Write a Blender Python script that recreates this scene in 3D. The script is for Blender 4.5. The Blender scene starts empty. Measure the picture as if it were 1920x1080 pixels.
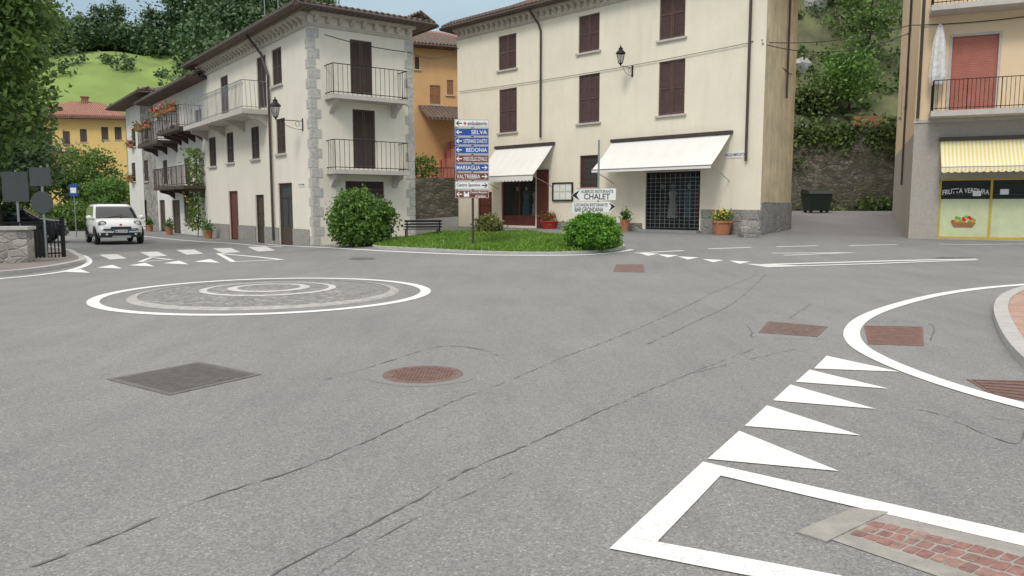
import bpy, bmesh, math, random
import numpy as np
from mathutils import Vector, Matrix
sc=bpy.context.scene
COL=sc.collection
RND=random.Random(7)
# ---------------------------------------------------------------- camera model
CAM=Vector((0,0,1.5)); FP=1440.0; PT=math.atan(155/1440)
Fw=Vector((0,math.cos(PT),-math.sin(PT))); Up=Vector((0,math.sin(PT),math.cos(PT)))
def ray(px,py): return Fw+Vector((1,0,0))*((px-960)/FP)+Up*((540-py)/FP)
def ss(a,b,x):
    t=min(1,max(0,(x-a)/(b-a))); return t*t*(3-2*t)
def H(x,y):
    r=.5*ss(-10,0,x)*ss(16,28,y)*(1-.35*ss(9,15,x))
    r+=.85*ss(5,9,x)*ss(27.5,44,y)
    r+=1.0*ss(-9.5,-5.5,x)*ss(35,50,y)*(1-ss(0,6,x))
    return r
def gnd(px,py):
    d=ray(px,py); t=.5; last=t
    while t<160:
        p=CAM+d*t
        if p.z<H(p.x,p.y):
            a,b=last,t
            for _ in range(25):
                m=(a+b)/2; p=CAM+d*m
                if p.z<H(p.x,p.y): b=m
                else: a=m
            p=CAM+d*b
            return Vector((p.x,p.y,H(p.x,p.y)))
        last=t; t+=.1
    p=CAM+d*60
    return Vector((p.x,p.y,H(p.x,p.y)))
def at(px,py,Y):
    d=ray(px,py); return CAM+d*(Y/d.y)
def ppm(P): return FP/((P-CAM).dot(Fw))
# ---------------------------------------------------------------- materials
def nt(name):
    m=bpy.data.materials.new(name); m.use_nodes=True
    n=m.node_tree; b=n.nodes['Principled BSDF']; return m,n,b
def N(n,t,**k):
    x=n.nodes.new(t)
    for a,v in k.items():
        if a in x.inputs: x.inputs[a].default_value=v
        else: setattr(x,a,v)
    return x
def L(n,a,b): n.links.new(a,b)
def c4(c): return (c[0],c[1],c[2],1)
def ramp(n,fac,stops):
    r=n.nodes.new('ShaderNodeValToRGB'); e=r.color_ramp.elements
    e[0].position,e[0].color=stops[0][0],c4(stops[0][1]); e[1].position,e[1].color=stops[-1][0],c4(stops[-1][1])
    for p,c in stops[1:-1]:
        q=e.new(p); q.color=c4(c)
    L(n,fac,r.inputs[0]); return r.outputs[0]
def mixc(n,fac,a,b,mode='MIX'):
    m=n.nodes.new('ShaderNodeMix'); m.data_type='RGBA'; m.blend_type=mode
    for s,v in ((m.inputs[0],fac),(m.inputs[6],a),(m.inputs[7],b)):
        if hasattr(v,'links'): L(n,v,s)
        elif isinstance(v,(int,float)): s.default_value=v
        else: s.default_value=c4(v)
    return m.outputs[2]
def mul(c,k): return tuple(min(1,x*k) for x in c)
def mat(name,c,rough=.8,var=.12,scale=3,bump=.15,bs=60,metal=0,streak=0,sc_col=(.25,.22,.18),alpha=None):
    m,n,b=nt(name); tc=N(n,'ShaderNodeTexCoord')
    no=N(n,'ShaderNodeTexNoise'); no.inputs['Scale'].default_value=scale; no.inputs['Detail'].default_value=6; no.inputs['Roughness'].default_value=.65
    L(n,tc.outputs['Object'],no.inputs['Vector'])
    col=ramp(n,no.outputs['Fac'],[(.3,mul(c,1-var)),(.7,mul(c,1+var))])
    if streak:
        mp=N(n,'ShaderNodeMapping'); mp.inputs['Scale'].default_value=(1.5,1.5,.3); L(n,tc.outputs['Object'],mp.inputs['Vector'])
        n2=N(n,'ShaderNodeTexNoise'); n2.inputs['Scale'].default_value=1.6; n2.inputs['Detail'].default_value=9; n2.inputs['Roughness'].default_value=.72
        L(n,mp.outputs[0],n2.inputs['Vector'])
        f=ramp(n,n2.outputs['Fac'],[(.48,(0,0,0)),(.85,(streak,)*3)])
        col=mixc(n,f,col,sc_col)
        sp=N(n,'ShaderNodeSeparateXYZ'); L(n,tc.outputs['Object'],sp.inputs[0])
        ad=N(n,'ShaderNodeMath',operation='ADD'); L(n,sp.outputs['Z'],ad.inputs[0])
        mu=N(n,'ShaderNodeMath',operation='MULTIPLY'); mu.inputs[1].default_value=1.8; L(n,n2.outputs['Fac'],mu.inputs[0]); L(n,mu.outputs[0],ad.inputs[1])
        g=ramp(n,ad.outputs[0],[(.75,(min(1,streak*1.6),)*3),(1.0,(0,0,0))])
        col=mixc(n,g,col,mul(sc_col,1.3))
    L(n,col,b.inputs['Base Color']); b.inputs['Roughness'].default_value=rough; b.inputs['Metallic'].default_value=metal
    if bump:
        nb=N(n,'ShaderNodeTexNoise'); nb.inputs['Scale'].default_value=bs; nb.inputs['Detail'].default_value=4
        L(n,tc.outputs['Object'],nb.inputs['Vector'])
        bp=N(n,'ShaderNodeBump'); bp.inputs['Strength'].default_value=bump; bp.inputs['Distance'].default_value=.02
        L(n,nb.outputs['Fac'],bp.inputs['Height']); L(n,bp.outputs[0],b.inputs['Normal'])
    return m
def leafmat(name,dark,light,trans=.25):
    m,n,b=nt(name); tc=N(n,'ShaderNodeTexCoord'); g=N(n,'ShaderNodeNewGeometry')
    no=N(n,'ShaderNodeTexNoise'); no.inputs['Scale'].default_value=1.1; no.inputs['Detail'].default_value=3
    L(n,tc.outputs['Object'],no.inputs['Vector'])
    a=N(n,'ShaderNodeMath',operation='MULTIPLY_ADD'); a.inputs[1].default_value=.45
    L(n,g.outputs['Random Per Island'],a.inputs[0]); 
    s=N(n,'ShaderNodeMath',operation='MULTIPLY'); s.inputs[1].default_value=.6; L(n,no.outputs['Fac'],s.inputs[0]); L(n,s.outputs[0],a.inputs[2])
    col=ramp(n,a.outputs[0],[(.2,dark),(.5,tuple((x+y)/2 for x,y in zip(dark,light))),(.85,light)])
    L(n,col,b.inputs['Base Color']); b.inputs['Roughness'].default_value=.55
    t=N(n,'ShaderNodeBsdfTranslucent'); L(n,col,t.inputs['Color'])
    mx=N(n,'ShaderNodeMixShader'); mx.inputs[0].default_value=trans
    L(n,b.outputs[0],mx.inputs[1]); L(n,t.outputs[0],mx.inputs[2]); L(n,mx.outputs[0],n.nodes['Material Output'].inputs['Surface'])
    return m
def stone(name,c1,c2,mortar,scale,edge=.06,stretch=(1,1,1.6),bump=.6,moss=None):
    m,n,b=nt(name); tc=N(n,'ShaderNodeTexCoord'); mp=N(n,'ShaderNodeMapping'); mp.inputs['Scale'].default_value=stretch
    nz=N(n,'ShaderNodeTexNoise'); nz.inputs['Scale'].default_value=2.5; L(n,tc.outputs['Object'],nz.inputs['Vector'])
    wa=mixc(n,.12,tc.outputs['Object'],nz.outputs['Color'],'ADD')
    L(n,wa,mp.inputs['Vector'])
    v=N(n,'ShaderNodeTexVoronoi'); v.inputs['Scale'].default_value=scale; L(n,mp.outputs[0],v.inputs['Vector'])
    e=N(n,'ShaderNodeTexVoronoi',feature='DISTANCE_TO_EDGE'); e.inputs['Scale'].default_value=scale; L(n,mp.outputs[0],e.inputs['Vector'])
    sp=N(n,'ShaderNodeSeparateColor'); L(n,v.outputs['Color'],sp.inputs[0])
    col=ramp(n,sp.outputs[0],[(0,c1),(1,c2)])
    n3=N(n,'ShaderNodeTexNoise'); n3.inputs['Scale'].default_value=14; n3.inputs['Detail'].default_value=6; L(n,tc.outputs['Object'],n3.inputs['Vector'])
    sh=ramp(n,n3.outputs['Fac'],[(.3,(.65,.65,.65)),(.7,(1.0,1.0,1.0))])
    col=mixc(n,1.0,col,sh,'MULTIPLY')
    f=ramp(n,e.outputs['Distance'],[(0,(1,1,1)),(edge,(0,0,0))])
    col=mixc(n,f,col,mortar)
    if moss:
        n4=N(n,'ShaderNodeTexNoise'); n4.inputs['Scale'].default_value=.55; n4.inputs['Detail'].default_value=8; n4.inputs['Roughness'].default_value=.7; L(n,tc.outputs['Object'],n4.inputs['Vector'])
        col=mixc(n,ramp(n,n4.outputs['Fac'],[(.42,(0,0,0)),(.62,(.85,.85,.85))]),col,moss)
    L(n,col,b.inputs['Base Color']); b.inputs['Roughness'].default_value=.9
    h=ramp(n,e.outputs['Distance'],[(0,(0,0,0)),(edge*2,(1,1,1))])
    bp=N(n,'ShaderNodeBump'); bp.inputs['Strength'].default_value=bump; bp.inputs['Distance'].default_value=.04
    L(n,h,bp.inputs['Height']); L(n,bp.outputs[0],b.inputs['Normal'])
    return m
def asphalt():
    m,n,b=nt('asphalt'); tc=N(n,'ShaderNodeTexCoord')
    a=N(n,'ShaderNodeTexNoise'); a.inputs['Scale'].default_value=.35; a.inputs['Detail'].default_value=7; a.inputs['Roughness'].default_value=.6; L(n,tc.outputs['Object'],a.inputs['Vector'])
    c=ramp(n,a.outputs['Fac'],[(.3,(.203,.203,.204)),(.5,(.226,.225,.224)),(.72,(.254,.251,.247))])
    v=N(n,'ShaderNodeTexVoronoi'); v.inputs['Scale'].default_value=105; L(n,tc.outputs['Object'],v.inputs['Vector'])
    sp=N(n,'ShaderNodeSeparateColor'); L(n,v.outputs['Color'],sp.inputs[0])
    g=ramp(n,sp.outputs[0],[(0,(.66,.66,.66)),(.6,(.98,.98,.98)),(.93,(1.1,1.1,1.09)),(1,(1.55,1.52,1.48))])
    c=mixc(n,1.0,c,g,'MULTIPLY')
    w=N(n,'ShaderNodeTexNoise'); w.inputs['Scale'].default_value=2.2; w.inputs['Detail'].default_value=8; w.inputs['Roughness'].default_value=.75
    mp=N(n,'ShaderNodeMapping'); mp.inputs['Rotation'].default_value=(0,0,-.75); mp.inputs['Scale'].default_value=(1,.18,1); L(n,tc.outputs['Object'],mp.inputs['Vector']); L(n,mp.outputs[0],w.inputs['Vector'])
    g2=ramp(n,w.outputs['Fac'],[(.3,(.88,.88,.885)),(.5,(1,1,1)),(.75,(1.10,1.10,1.09))])
    c=mixc(n,1.0,c,g2,'MULTIPLY')
    L(n,c,b.inputs['Base Color']); b.inputs['Roughness'].default_value=.85
    bp=N(n,'ShaderNodeBump'); bp.inputs['Strength'].default_value=.4; bp.inputs['Distance'].default_value=.005
    L(n,v.outputs['Distance'],bp.inputs['Height']); L(n,bp.outputs[0],b.inputs['Normal'])
    return m
def paintm(name,c=(.72,.72,.70),wear=.5):
    m,n,b=nt(name); tc=N(n,'ShaderNodeTexCoord')
    a=N(n,'ShaderNodeTexNoise'); a.inputs['Scale'].default_value=9; a.inputs['Detail'].default_value=10; a.inputs['Roughness'].default_value=.8; L(n,tc.outputs['Object'],a.inputs['Vector'])
    f=ramp(n,a.outputs['Fac'],[(.56,(0,0,0)),(.78,(wear,)*3)])
    v=N(n,'ShaderNodeTexVoronoi'); v.inputs['Scale'].default_value=85; L(n,tc.outputs['Object'],v.inputs['Vector'])
    sp=N(n,'ShaderNodeSeparateColor'); L(n,v.outputs['Color'],sp.inputs[0])
    c0=mixc(n,f,c,(.25,.25,.245))
    c0=mixc(n,1.0,c0,ramp(n,sp.outputs[0],[(0,(.72,.72,.72)),(.25,(.96,.96,.96)),(1,(1,1,1))]),'MULTIPLY')
    L(n,c0,b.inputs['Base Color']); b.inputs['Roughness'].default_value=.7
    bp=N(n,'ShaderNodeBump'); bp.inputs['Strength'].default_value=.4; bp.inputs['Distance'].default_value=.005
    L(n,v.outputs['Distance'],bp.inputs['Height']); L(n,bp.outputs[0],b.inputs['Normal'])
    return m
def tiles(name,c1,c2):
    m,n,b=nt(name); tc=N(n,'ShaderNodeTexCoord')
    a=N(n,'ShaderNodeTexNoise'); a.inputs['Scale'].default_value=5; a.inputs['Detail'].default_value=6; L(n,tc.outputs['Object'],a.inputs['Vector'])
    c=ramp(n,a.outputs['Fac'],[(.3,c1),(.7,c2)])
    w=N(n,'ShaderNodeTexWave',wave_type='BANDS',bands_direction='X'); w.inputs['Scale'].default_value=1.4; L(n,tc.outputs['Object'],w.inputs['Vector'])
    c=mixc(n,1.0,c,ramp(n,w.outputs['Fac'],[(0,(.45,.45,.45)),(.5,(1,1,1))]),'MULTIPLY')
    L(n,c,b.inputs['Base Color']); b.inputs['Roughness'].default_value=.85
    bp=N(n,'ShaderNodeBump'); bp.inputs['Strength'].default_value=.8; bp.inputs['Distance'].default_value=.08
    L(n,w.outputs['Fac'],bp.inputs['Height']); L(n,bp.outputs[0],b.inputs['Normal'])
    return m
def brickm(name,c1,c2,mortar,scale,bw=.5,rh=.25):
    m,n,b=nt(name); tc=N(n,'ShaderNodeTexCoord')
    k=N(n,'ShaderNodeTexBrick'); k.inputs['Scale'].default_value=scale; k.inputs['Color1'].default_value=c4(c1); k.inputs['Color2'].default_value=c4(c2); k.inputs['Mortar'].default_value=c4(mortar)
    k.inputs['Brick Width'].default_value=bw; k.inputs['Row Height'].default_value=rh; k.inputs['Mortar Size'].default_value=.015
    L(n,tc.outputs['Object'],k.inputs['Vector']); L(n,k.outputs['Color'],b.inputs['Base Color']); b.inputs['Roughness'].default_value=.9
    return m
def stripes(name,c1,c2,scale):
    m,n,b=nt(name); tc=N(n,'ShaderNodeTexCoord')
    w=N(n,'ShaderNodeTexWave',wave_type='BANDS',bands_direction='X'); w.inputs['Scale'].default_value=scale; L(n,tc.outputs['Object'],w.inputs['Vector'])
    r=ramp(n,w.outputs['Fac'],[(.47,c1),(.53,c2)]); L(n,r,b.inputs['Base Color']); b.inputs['Roughness'].default_value=.85
    return m
def settm():
    m,n,b=nt('faded_red_sett'); tc=N(n,'ShaderNodeTexCoord'); g=N(n,'ShaderNodeNewGeometry')
    a=ramp(n,g.outputs['Random Per Island'],[(0,(.235,.115,.10)),(.4,(.29,.155,.13)),(.75,(.21,.12,.11)),(1,(.33,.20,.165))])
    no=N(n,'ShaderNodeTexNoise'); no.inputs['Scale'].default_value=25; no.inputs['Detail'].default_value=8; L(n,tc.outputs['Object'],no.inputs['Vector'])
    c=mixc(n,1.0,a,ramp(n,no.outputs['Fac'],[(.3,(.7,.7,.7)),(.7,(1.2,1.2,1.2))]),'MULTIPLY'); L(n,c,b.inputs['Base Color']); b.inputs['Roughness'].default_value=.85
    return m
def glassm(name,c=(.02,.025,.03),rough=.05):
    m,n,b=nt(name); b.inputs['Base Color'].default_value=c4(c); b.inputs['Roughness'].default_value=rough; b.inputs['IOR'].default_value=1.5
    return m
def clearglass(name,a=.25):
    m,n,b=nt(name); b.inputs['Base Color'].default_value=(.05,.06,.06,1); b.inputs['Roughness'].default_value=.03; b.inputs['Alpha'].default_value=a
    return m
M={}
M['asphalt']=asphalt(); M['paint']=paintm('white_road_paint',(.78,.78,.76),.55); M['paintw']=paintm('worn_road_paint',(.64,.64,.62),.95)
M['crack']=mat('crack',(.125,.123,.12),var=.3,scale=6,bump=0)
M['patch']=mat('asphalt_patch',(.205,.203,.20),var=.15,scale=30)
M['stuccoA']=mat('cream_stucco',(.77,.72,.62),.9,.05,.8,.25,40,streak=.28,sc_col=(.46,.41,.33))
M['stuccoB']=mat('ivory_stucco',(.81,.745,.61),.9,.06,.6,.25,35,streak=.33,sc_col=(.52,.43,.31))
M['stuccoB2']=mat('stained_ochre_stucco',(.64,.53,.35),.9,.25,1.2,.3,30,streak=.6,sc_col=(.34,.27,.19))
M['stuccoC']=mat('peach_stucco',(.78,.60,.40),.9,.04,.8,.2,40,streak=.15,sc_col=(.45,.35,.25))
M['roughgrey']=mat('beige_roughcast',(.42,.385,.345),.95,.12,9,.8,45,streak=.15,sc_col=(.3,.27,.24))
M['orange']=mat('orange_stucco',(.64,.385,.18),.9,.08,1)
M['yellow']=mat('yellow_stucco',(.70,.50,.18),.9,.06,1)
M['whitewall']=mat('white_wall',(.70,.68,.63),.9,.06,1,streak=.25)
M['quoin']=mat('quoin_stone',(.47,.46,.43),.9,.25,9,.6,30)
M['trim']=mat('trim_stone',(.50,.47,.43),.9,.12,4)
M['cornice']=mat('cornice_grey',(.50,.46,.40),.9,.15,3)
M['shutter']=mat('brown_shutter',(.066,.040,.034),.6,.2,5,.1)
M['shutterB']=mat('reddish_brown_shutter',(.095,.054,.046),.65,.25,6,.1)
M['redwood']=mat('red_wood',(.13,.034,.026),.5,.2,5,.1)
M['redroll']=mat('faded_red_roller',(.43,.155,.115),.75,.12,3,.1)
M['darkwood']=mat('dark_wood',(.07,.045,.035),.7,.25,6)
M['iron']=mat('black_iron',(.02,.02,.022),.5,.2,10,0,metal=.5)
M['pipe']=mat('dark_pipe',(.06,.045,.04),.5,.2,6,0)
M['galv']=mat('galvanised',(.35,.36,.37),.45,.15,6,0,metal=.7)
M['rust']=mat('rusty_iron',(.185,.105,.085),.75,.3,9,.5,90,metal=.1)
M['brcover']=mat('brown_iron',(.180,.118,.105),.75,.3,9,.5,90,metal=.1)
M['steel']=mat('grey_iron',(.145,.135,.13),.65,.25,9,.5,90,metal=.1)
M['glass']=glassm('dark_glass'); M['cglass']=clearglass('shop_glass',.22)
M['lampglass']=clearglass('lamp_glass',.3)
M['awnw']=mat('white_canvas',(.76,.75,.72),.85,.04,1,.05)
M['awny']=stripes('striped_canvas',(.80,.64,.18),(.80,.78,.70),2.7)
M['leafA']=leafmat('tree_leaf',(.028,.065,.015),(.19,.31,.065),.3)
M['leafB']=leafmat('bush_leaf',(.035,.085,.014),(.18,.33,.055))
M['leafC']=leafmat('ball_bush_leaf',(.035,.12,.010),(.20,.44,.04))
M['leafD']=leafmat('wood_leaf',(.02,.055,.022),(.11,.19,.065),.1)
M['leafE']=leafmat('pale_leaf',(.05,.10,.015),(.22,.34,.07))
M['leafF']=leafmat('slope_leaf',(.03,.06,.015),(.17,.25,.065))
M['leafdry']=leafmat('dry_leaf',(.08,.09,.03),(.30,.32,.10))
M['grass']=leafmat('grass_blade',(.06,.15,.012),(.24,.40,.06))
M['soil']=mat('soil',(.09,.13,.03),.95,.3,5)
M['meadow']=mat('meadow',(.20,.285,.075),.95,.28,.07,.3,2)
M['hillr']=mat('hill_earth',(.115,.125,.06),.95,.5,.5,.8,2)
M['bark']=mat('bark',(.07,.055,.04),.95,.3,8,.6,20)
M['stonewall']=stone('rubble_stone',(.08,.07,.06),(.25,.22,.18),(.08,.07,.06),3.4,.06,(1,1,1.6),.8,(.065,.07,.035))
M['stoneplinth']=stone('plinth_stone',(.27,.26,.245),(.38,.36,.33),(.26,.24,.22),1.8,.04)
M['stonehouse']=stone('house_stone',(.22,.21,.19),(.46,.43,.39),(.35,.33,.30),3.0)
M['cobble']=stone('cobble',(.23,.225,.215),(.36,.35,.335),(.175,.172,.168),9,.07,(1,1,1),.4)
M['granite']=mat('granite_kerb',(.42,.41,.39),.85,.15,6,.3,60)
M['ringg']=mat('grey_stone_ring',(.37,.36,.34),.9,.25,9,.3,60)
M['ringw']=mat('pale_stone_ring',(.52,.51,.49),.9,.25,9,.3,60)
M['pave']=brickm('brick_paving',(.36,.21,.16),(.44,.29,.22),(.26,.23,.21),2.2)
M['pavel']=mat('brown_pavement',(.20,.175,.16),.9,.2,3)
M['sett']=settm()
M['settgrey']=mat('concrete_bed',(.31,.295,.27),.9,.2,8,.5,60)
M['roof']=tiles('brown_tiles',(.10,.07,.058),(.22,.145,.11))
M['roofred']=tiles('red_tiles',(.30,.13,.09),(.44,.22,.16))
M['terra']=mat('terracotta',(.42,.17,.09),.8,.15,5)
M['redpot']=mat('red_plastic',(.40,.03,.03),.5,.1,4,0)
def flower(n,c): return mat(n,c,.6,.2,20,0)
M['fred']=flower('red_petal',(.55,.02,.04)); M['fpink']=flower('pink_petal',(.65,.12,.25)); M['fyel']=flower('yellow_petal',(.75,.55,.05))
M['carw']=mat('white_car_paint',(.82,.82,.82),.3,.01,1,0); M['carb']=mat('black_car_paint',(.02,.02,.025),.2,.02,1,0)
M['plastic']=mat('black_plastic',(.025,.025,.027),.6,.1,5,0); M['tyre']=mat('tyre_rubber',(.02,.02,.02),.8,.1,8,0)
M['chrome']=mat('alloy',(.5,.5,.5),.3,.05,3,0,metal=.9); M['hlamp']=glassm('headlight_glass',(.16,.17,.19),.08); M['hbulb']=glassm('headlight_reflector',(.7,.7,.72),.15)
M['sblue']=mat('blue_sign',(.015,.07,.30),.4,.04,2,0); M['sbrown']=mat('brown_sign',(.16,.045,.025),.4,.04,2,0)
M['swhite']=mat('white_sign',(.80,.80,.79),.4,.03,2,0); M['sblack']=mat('black_lettering',(.02,.02,.02),.5,.02,2,0)
M['sred']=mat('red_mark',(.55,.02,.02),.5,.05,2,0)
M['sback']=mat('sign_back',(.045,.055,.055),.6,.1,3,0)
M['bin']=mat('blackish_green_bin',(.012,.02,.016),.55,.15,4,0)
M['wire']=mat('cable_black',(.03,.03,.03),.6,0,2,0); M['wireg']=mat('cable_grey',(.24,.23,.21),.6,0,2,0)
M['cloth1']=mat('dark_cloth',(.05,.05,.07),.9,.1,4); M['cloth2']=mat('red_cloth',(.35,.06,.06),.9,.1,4); M['cloth3']=mat('pale_cloth',(.62,.62,.60),.9,.2,9); M['cloth4']=mat('teal_cloth',(.08,.22,.25),.9,.1,4)
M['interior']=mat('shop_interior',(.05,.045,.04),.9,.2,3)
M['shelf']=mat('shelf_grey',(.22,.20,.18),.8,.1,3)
M['yframe']=mat('yellow_frame',(.55,.38,.04),.5,.1,3,0)
M['frost']=mat('pale_green_film',(.55,.60,.38),.6,.1,3,0)
M['fruit1']=mat('orange_fruit',(.75,.25,.02),.5,.2,10,0); M['fruit2']=mat('green_fruit',(.15,.4,.04),.5,.2,10,0)
M['woodor']=mat('orange_wood',(.30,.14,.065),.7,.2,5)
M['rolling']=mat('grey_step',(.25,.27,.27),.7,.1,3)
# ---------------------------------------------------------------- mesh builder
class MB:
    def __init__(s): s.v=[]; s.f=[]
    def add(s,vs,fs):
        k=len(s.v); s.v+= [tuple(v) for v in vs]; s.f+=[tuple(i+k for i in f) for f in fs]; return s
    def box(s,x0,x1,y0,y1,z0,z1,T=None):
        vs=[Vector((x,y,z)) for x in (x0,x1) for y in (y0,y1) for z in (z0,z1)]
        if T: vs=[T@v for v in vs]
        return s.add(vs,[(0,1,3,2),(4,6,7,5),(0,4,5,1),(2,3,7,6),(0,2,6,4),(1,5,7,3)])
    def quad(s,*p): return s.add(p,[tuple(range(len(p)))])
    def tube(s,p,q,r,n=8,r2=None):
        p,q=Vector(p),Vector(q); r2=r if r2 is None else r2; d=(q-p).normalized()
        a=d.orthogonal().normalized(); b=d.cross(a); vs=[]
        for c,rr in ((p,r),(q,r2)):
            for i in range(n):
                t=2*math.pi*i/n; vs.append(c+a*math.cos(t)*rr+b*math.sin(t)*rr)
        fs=[(i,(i+1)%n,n+(i+1)%n,n+i) for i in range(n)]+[tuple(range(n)),tuple(range(n,2*n))]
        return s.add(vs,fs)
    def path(s,pts,r,n=8):
        for a,b in zip(pts[:-1],pts[1:]): s.tube(a,b,r,n)
        return s
    def lathe(s,prof,c=(0,0,0),n=20,axis='z'):
        vs=[]; m=len(prof)
        for i in range(n):
            t=2*math.pi*i/n
            for r,z in prof:
                if axis=='z': v=(c[0]+r*math.cos(t),c[1]+r*math.sin(t),c[2]+z)
                else: v=(c[0]+r*math.cos(t),c[1]+z,c[2]+r*math.sin(t))
                vs.append(v)
        fs=[(i*m+j,((i+1)%n)*m+j,((i+1)%n)*m+j+1,i*m+j+1) for i in range(n) for j in range(m-1)]
        return s.add(vs,fs)
    def prism(s,pts,vec):
        n=len(pts); vec=Vector(vec); a=[Vector(p) for p in pts]; b=[p+vec for p in a]
        return s.add(a+b,[tuple(range(n)),tuple(range(n,2*n))]+[(i,(i+1)%n,n+(i+1)%n,n+i) for i in range(n)])
    def loft(s,rings):
        n=len(rings[0]); vs=[p for r in rings for p in r]
        fs=[(k*n+i,k*n+(i+1)%n,(k+1)*n+(i+1)%n,(k+1)*n+i) for k in range(len(rings)-1) for i in range(n)]
        fs+=[tuple(range(n)),tuple(range((len(rings)-1)*n,len(rings)*n))]
        return s.add(vs,fs)
    def ball(s,c,rx,ry,rz,n=12):
        m=n//2
        vs=[]
        for i in range(n):
            t=2*math.pi*i/n
            for j in range(m+1):
                p=math.pi*j/m
                vs.append((c[0]+rx*math.sin(p)*math.cos(t),c[1]+ry*math.sin(p)*math.sin(t),c[2]+rz*math.cos(p)))
        return s.add(vs,[(i*(m+1)+j,((i+1)%n)*(m+1)+j,((i+1)%n)*(m+1)+j+1,i*(m+1)+j+1) for i in range(n) for j in range(m)])
def obj(name,mb,mt,parent=None,Mx=None,smooth=False,fix=True):
    me=bpy.data.meshes.new(name); me.from_pydata([tuple(v) for v in mb.v],[],mb.f)
    if fix:
        bm=bmesh.new(); bm.from_mesh(me); bmesh.ops.remove_doubles(bm,verts=bm.verts,dist=1e-5) if smooth else None
        bmesh.ops.recalc_face_normals(bm,faces=bm.faces); bm.to_mesh(me); bm.free()
    me.materials.append(M[mt] if isinstance(mt,str) else mt)
    if smooth: me.polygons.foreach_set('use_smooth',[True]*len(me.polygons))
    o=bpy.data.objects.new(name,me); COL.objects.link(o)
    if parent: o.parent=parent
    if Mx is not None: o.matrix_local=Mx
    return o
def tag(o,label,cat,group=None):
    o['label']=label; o['category']=cat
    if group: o['group']=group
    return o
def thing(name,label,cat,loc,rz=0,group=None):
    o=bpy.data.objects.new(name,None); COL.objects.link(o); o.empty_display_size=.3
    o.location=loc; o.rotation_euler=(0,0,rz); return tag(o,label,cat,group)
def struct(name,mb,mt,**k):
    o=obj(name,mb,mt,**k); o['kind']='structure'; return o
def dup(root,loc,rz,label,scale=None):
    r=root.copy(); COL.objects.link(r); r.location=loc; r.rotation_euler=(0,0,rz); r['label']=label
    if scale: r.scale=scale
    for ch in list(root.children):
        c=ch.copy(); COL.objects.link(c); c.parent=r
        for g in ch.children:
            d=g.copy(); COL.objects.link(d); d.parent=c
    return r
# ---------------------------------------------------------------- leaves
def leafobj(name,P,mt,size,seed,parent=None,upright=0,aspect=.55):
    rg=np.random.default_rng(seed); n=len(P); P=np.asarray(P,float)
    a=rg.normal(size=(n,3)); 
    if upright: a=a*np.array([.35,.35,.35])+np.array([0,0,upright])
    a/=np.linalg.norm(a,axis=1)[:,None]
    b=rg.normal(size=(n,3)); b-= (b*a).sum(1)[:,None]*a; b/=np.linalg.norm(b,axis=1)[:,None]
    s=(size*rg.uniform(.6,1.35,n))[:,None]
    V=np.stack([P-a*s*.5,P+b*s*aspect*.5,P+a*s*.5,P-b*s*aspect*.5],1).reshape(-1,3)
    me=bpy.data.meshes.new(name); me.vertices.add(4*n); me.vertices.foreach_set('co',V.ravel().astype(np.float32))
    me.loops.add(4*n); me.loops.foreach_set('vertex_index',np.arange(4*n,dtype=np.int32))
    me.polygons.add(n); me.polygons.foreach_set('loop_start',np.arange(0,4*n,4,dtype=np.int32)); me.polygons.foreach_set('loop_total',np.full(n,4,dtype=np.int32))
    me.update(calc_edges=True); me.validate(); me.materials.append(M[mt])
    o=bpy.data.objects.new(name,me); COL.objects.link(o)
    if parent: o.parent=parent
    return o
def crownpts(c,r,nc,nl,cr,seed,inner=.35,lum=1.0):
    rg=np.random.default_rng(seed); d=rg.normal(size=(nc,3)); d/=np.linalg.norm(d,axis=1)[:,None]
    rad=rg.uniform(inner,1,nc)**.6
    lump=1+lum*(.18*np.sin(d[:,0]*5+seed)+.15*np.sin(d[:,2]*7+seed*2)+.12*np.sin(d[:,1]*6+1))
    C=d*(rad*lump)[:,None]*np.array(r)+np.array(c)
    k=rg.integers(nl//2,nl*3//2,nc); idx=np.repeat(np.arange(nc),k)
    off=rg.normal(size=(len(idx),3)); crs=cr*rg.uniform(.5,1.3,nc)
    return C[idx]+off*crs[idx][:,None]*np.array([1,1,.7])
def limbs(mb,h,r,cz,cr,seed,n=7):
    rn=random.Random(seed); p=Vector((0,0,0)); pts=[p]
    for i in range(4):
        p=Vector((rn.uniform(-.06,.06)*h*.3,rn.uniform(-.06,.06)*h*.3,h*(i+1)/4)); pts.append(p)
    for i in range(4): mb.tube(pts[i],pts[i+1],r*(1-i*.2),8,r*(1-(i+1)*.2))
    for i in range(n):
        t=rn.uniform(.45,.95); b=Vector((0,0,h*t)); a=rn.uniform(0,6.28); e=Vector((math.cos(a)*cr[0]*.7,math.sin(a)*cr[1]*.7,cz+rn.uniform(-.3,.6)*cr[2]))
        mid=b.lerp(e,.5)+Vector((0,0,.1*h)); mb.tube(b,mid,r*.45,6,r*.28); mb.tube(mid,e,r*.28,6,r*.08)
def tree(name,label,loc,h,cz,cr,r,seed,mt='leafA',nc=120,nl=26,ls=.16,cl=.4,group=None):
    t=thing(name,label,'tree',loc,0,group); mb=MB(); limbs(mb,h,r,cz,cr,seed); obj('trunk',mb,'bark',t,smooth=True)
    leafobj('crown',crownpts((0,0,cz),cr,nc,nl,cl,seed),mt,ls,seed+1,t); return t
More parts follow.
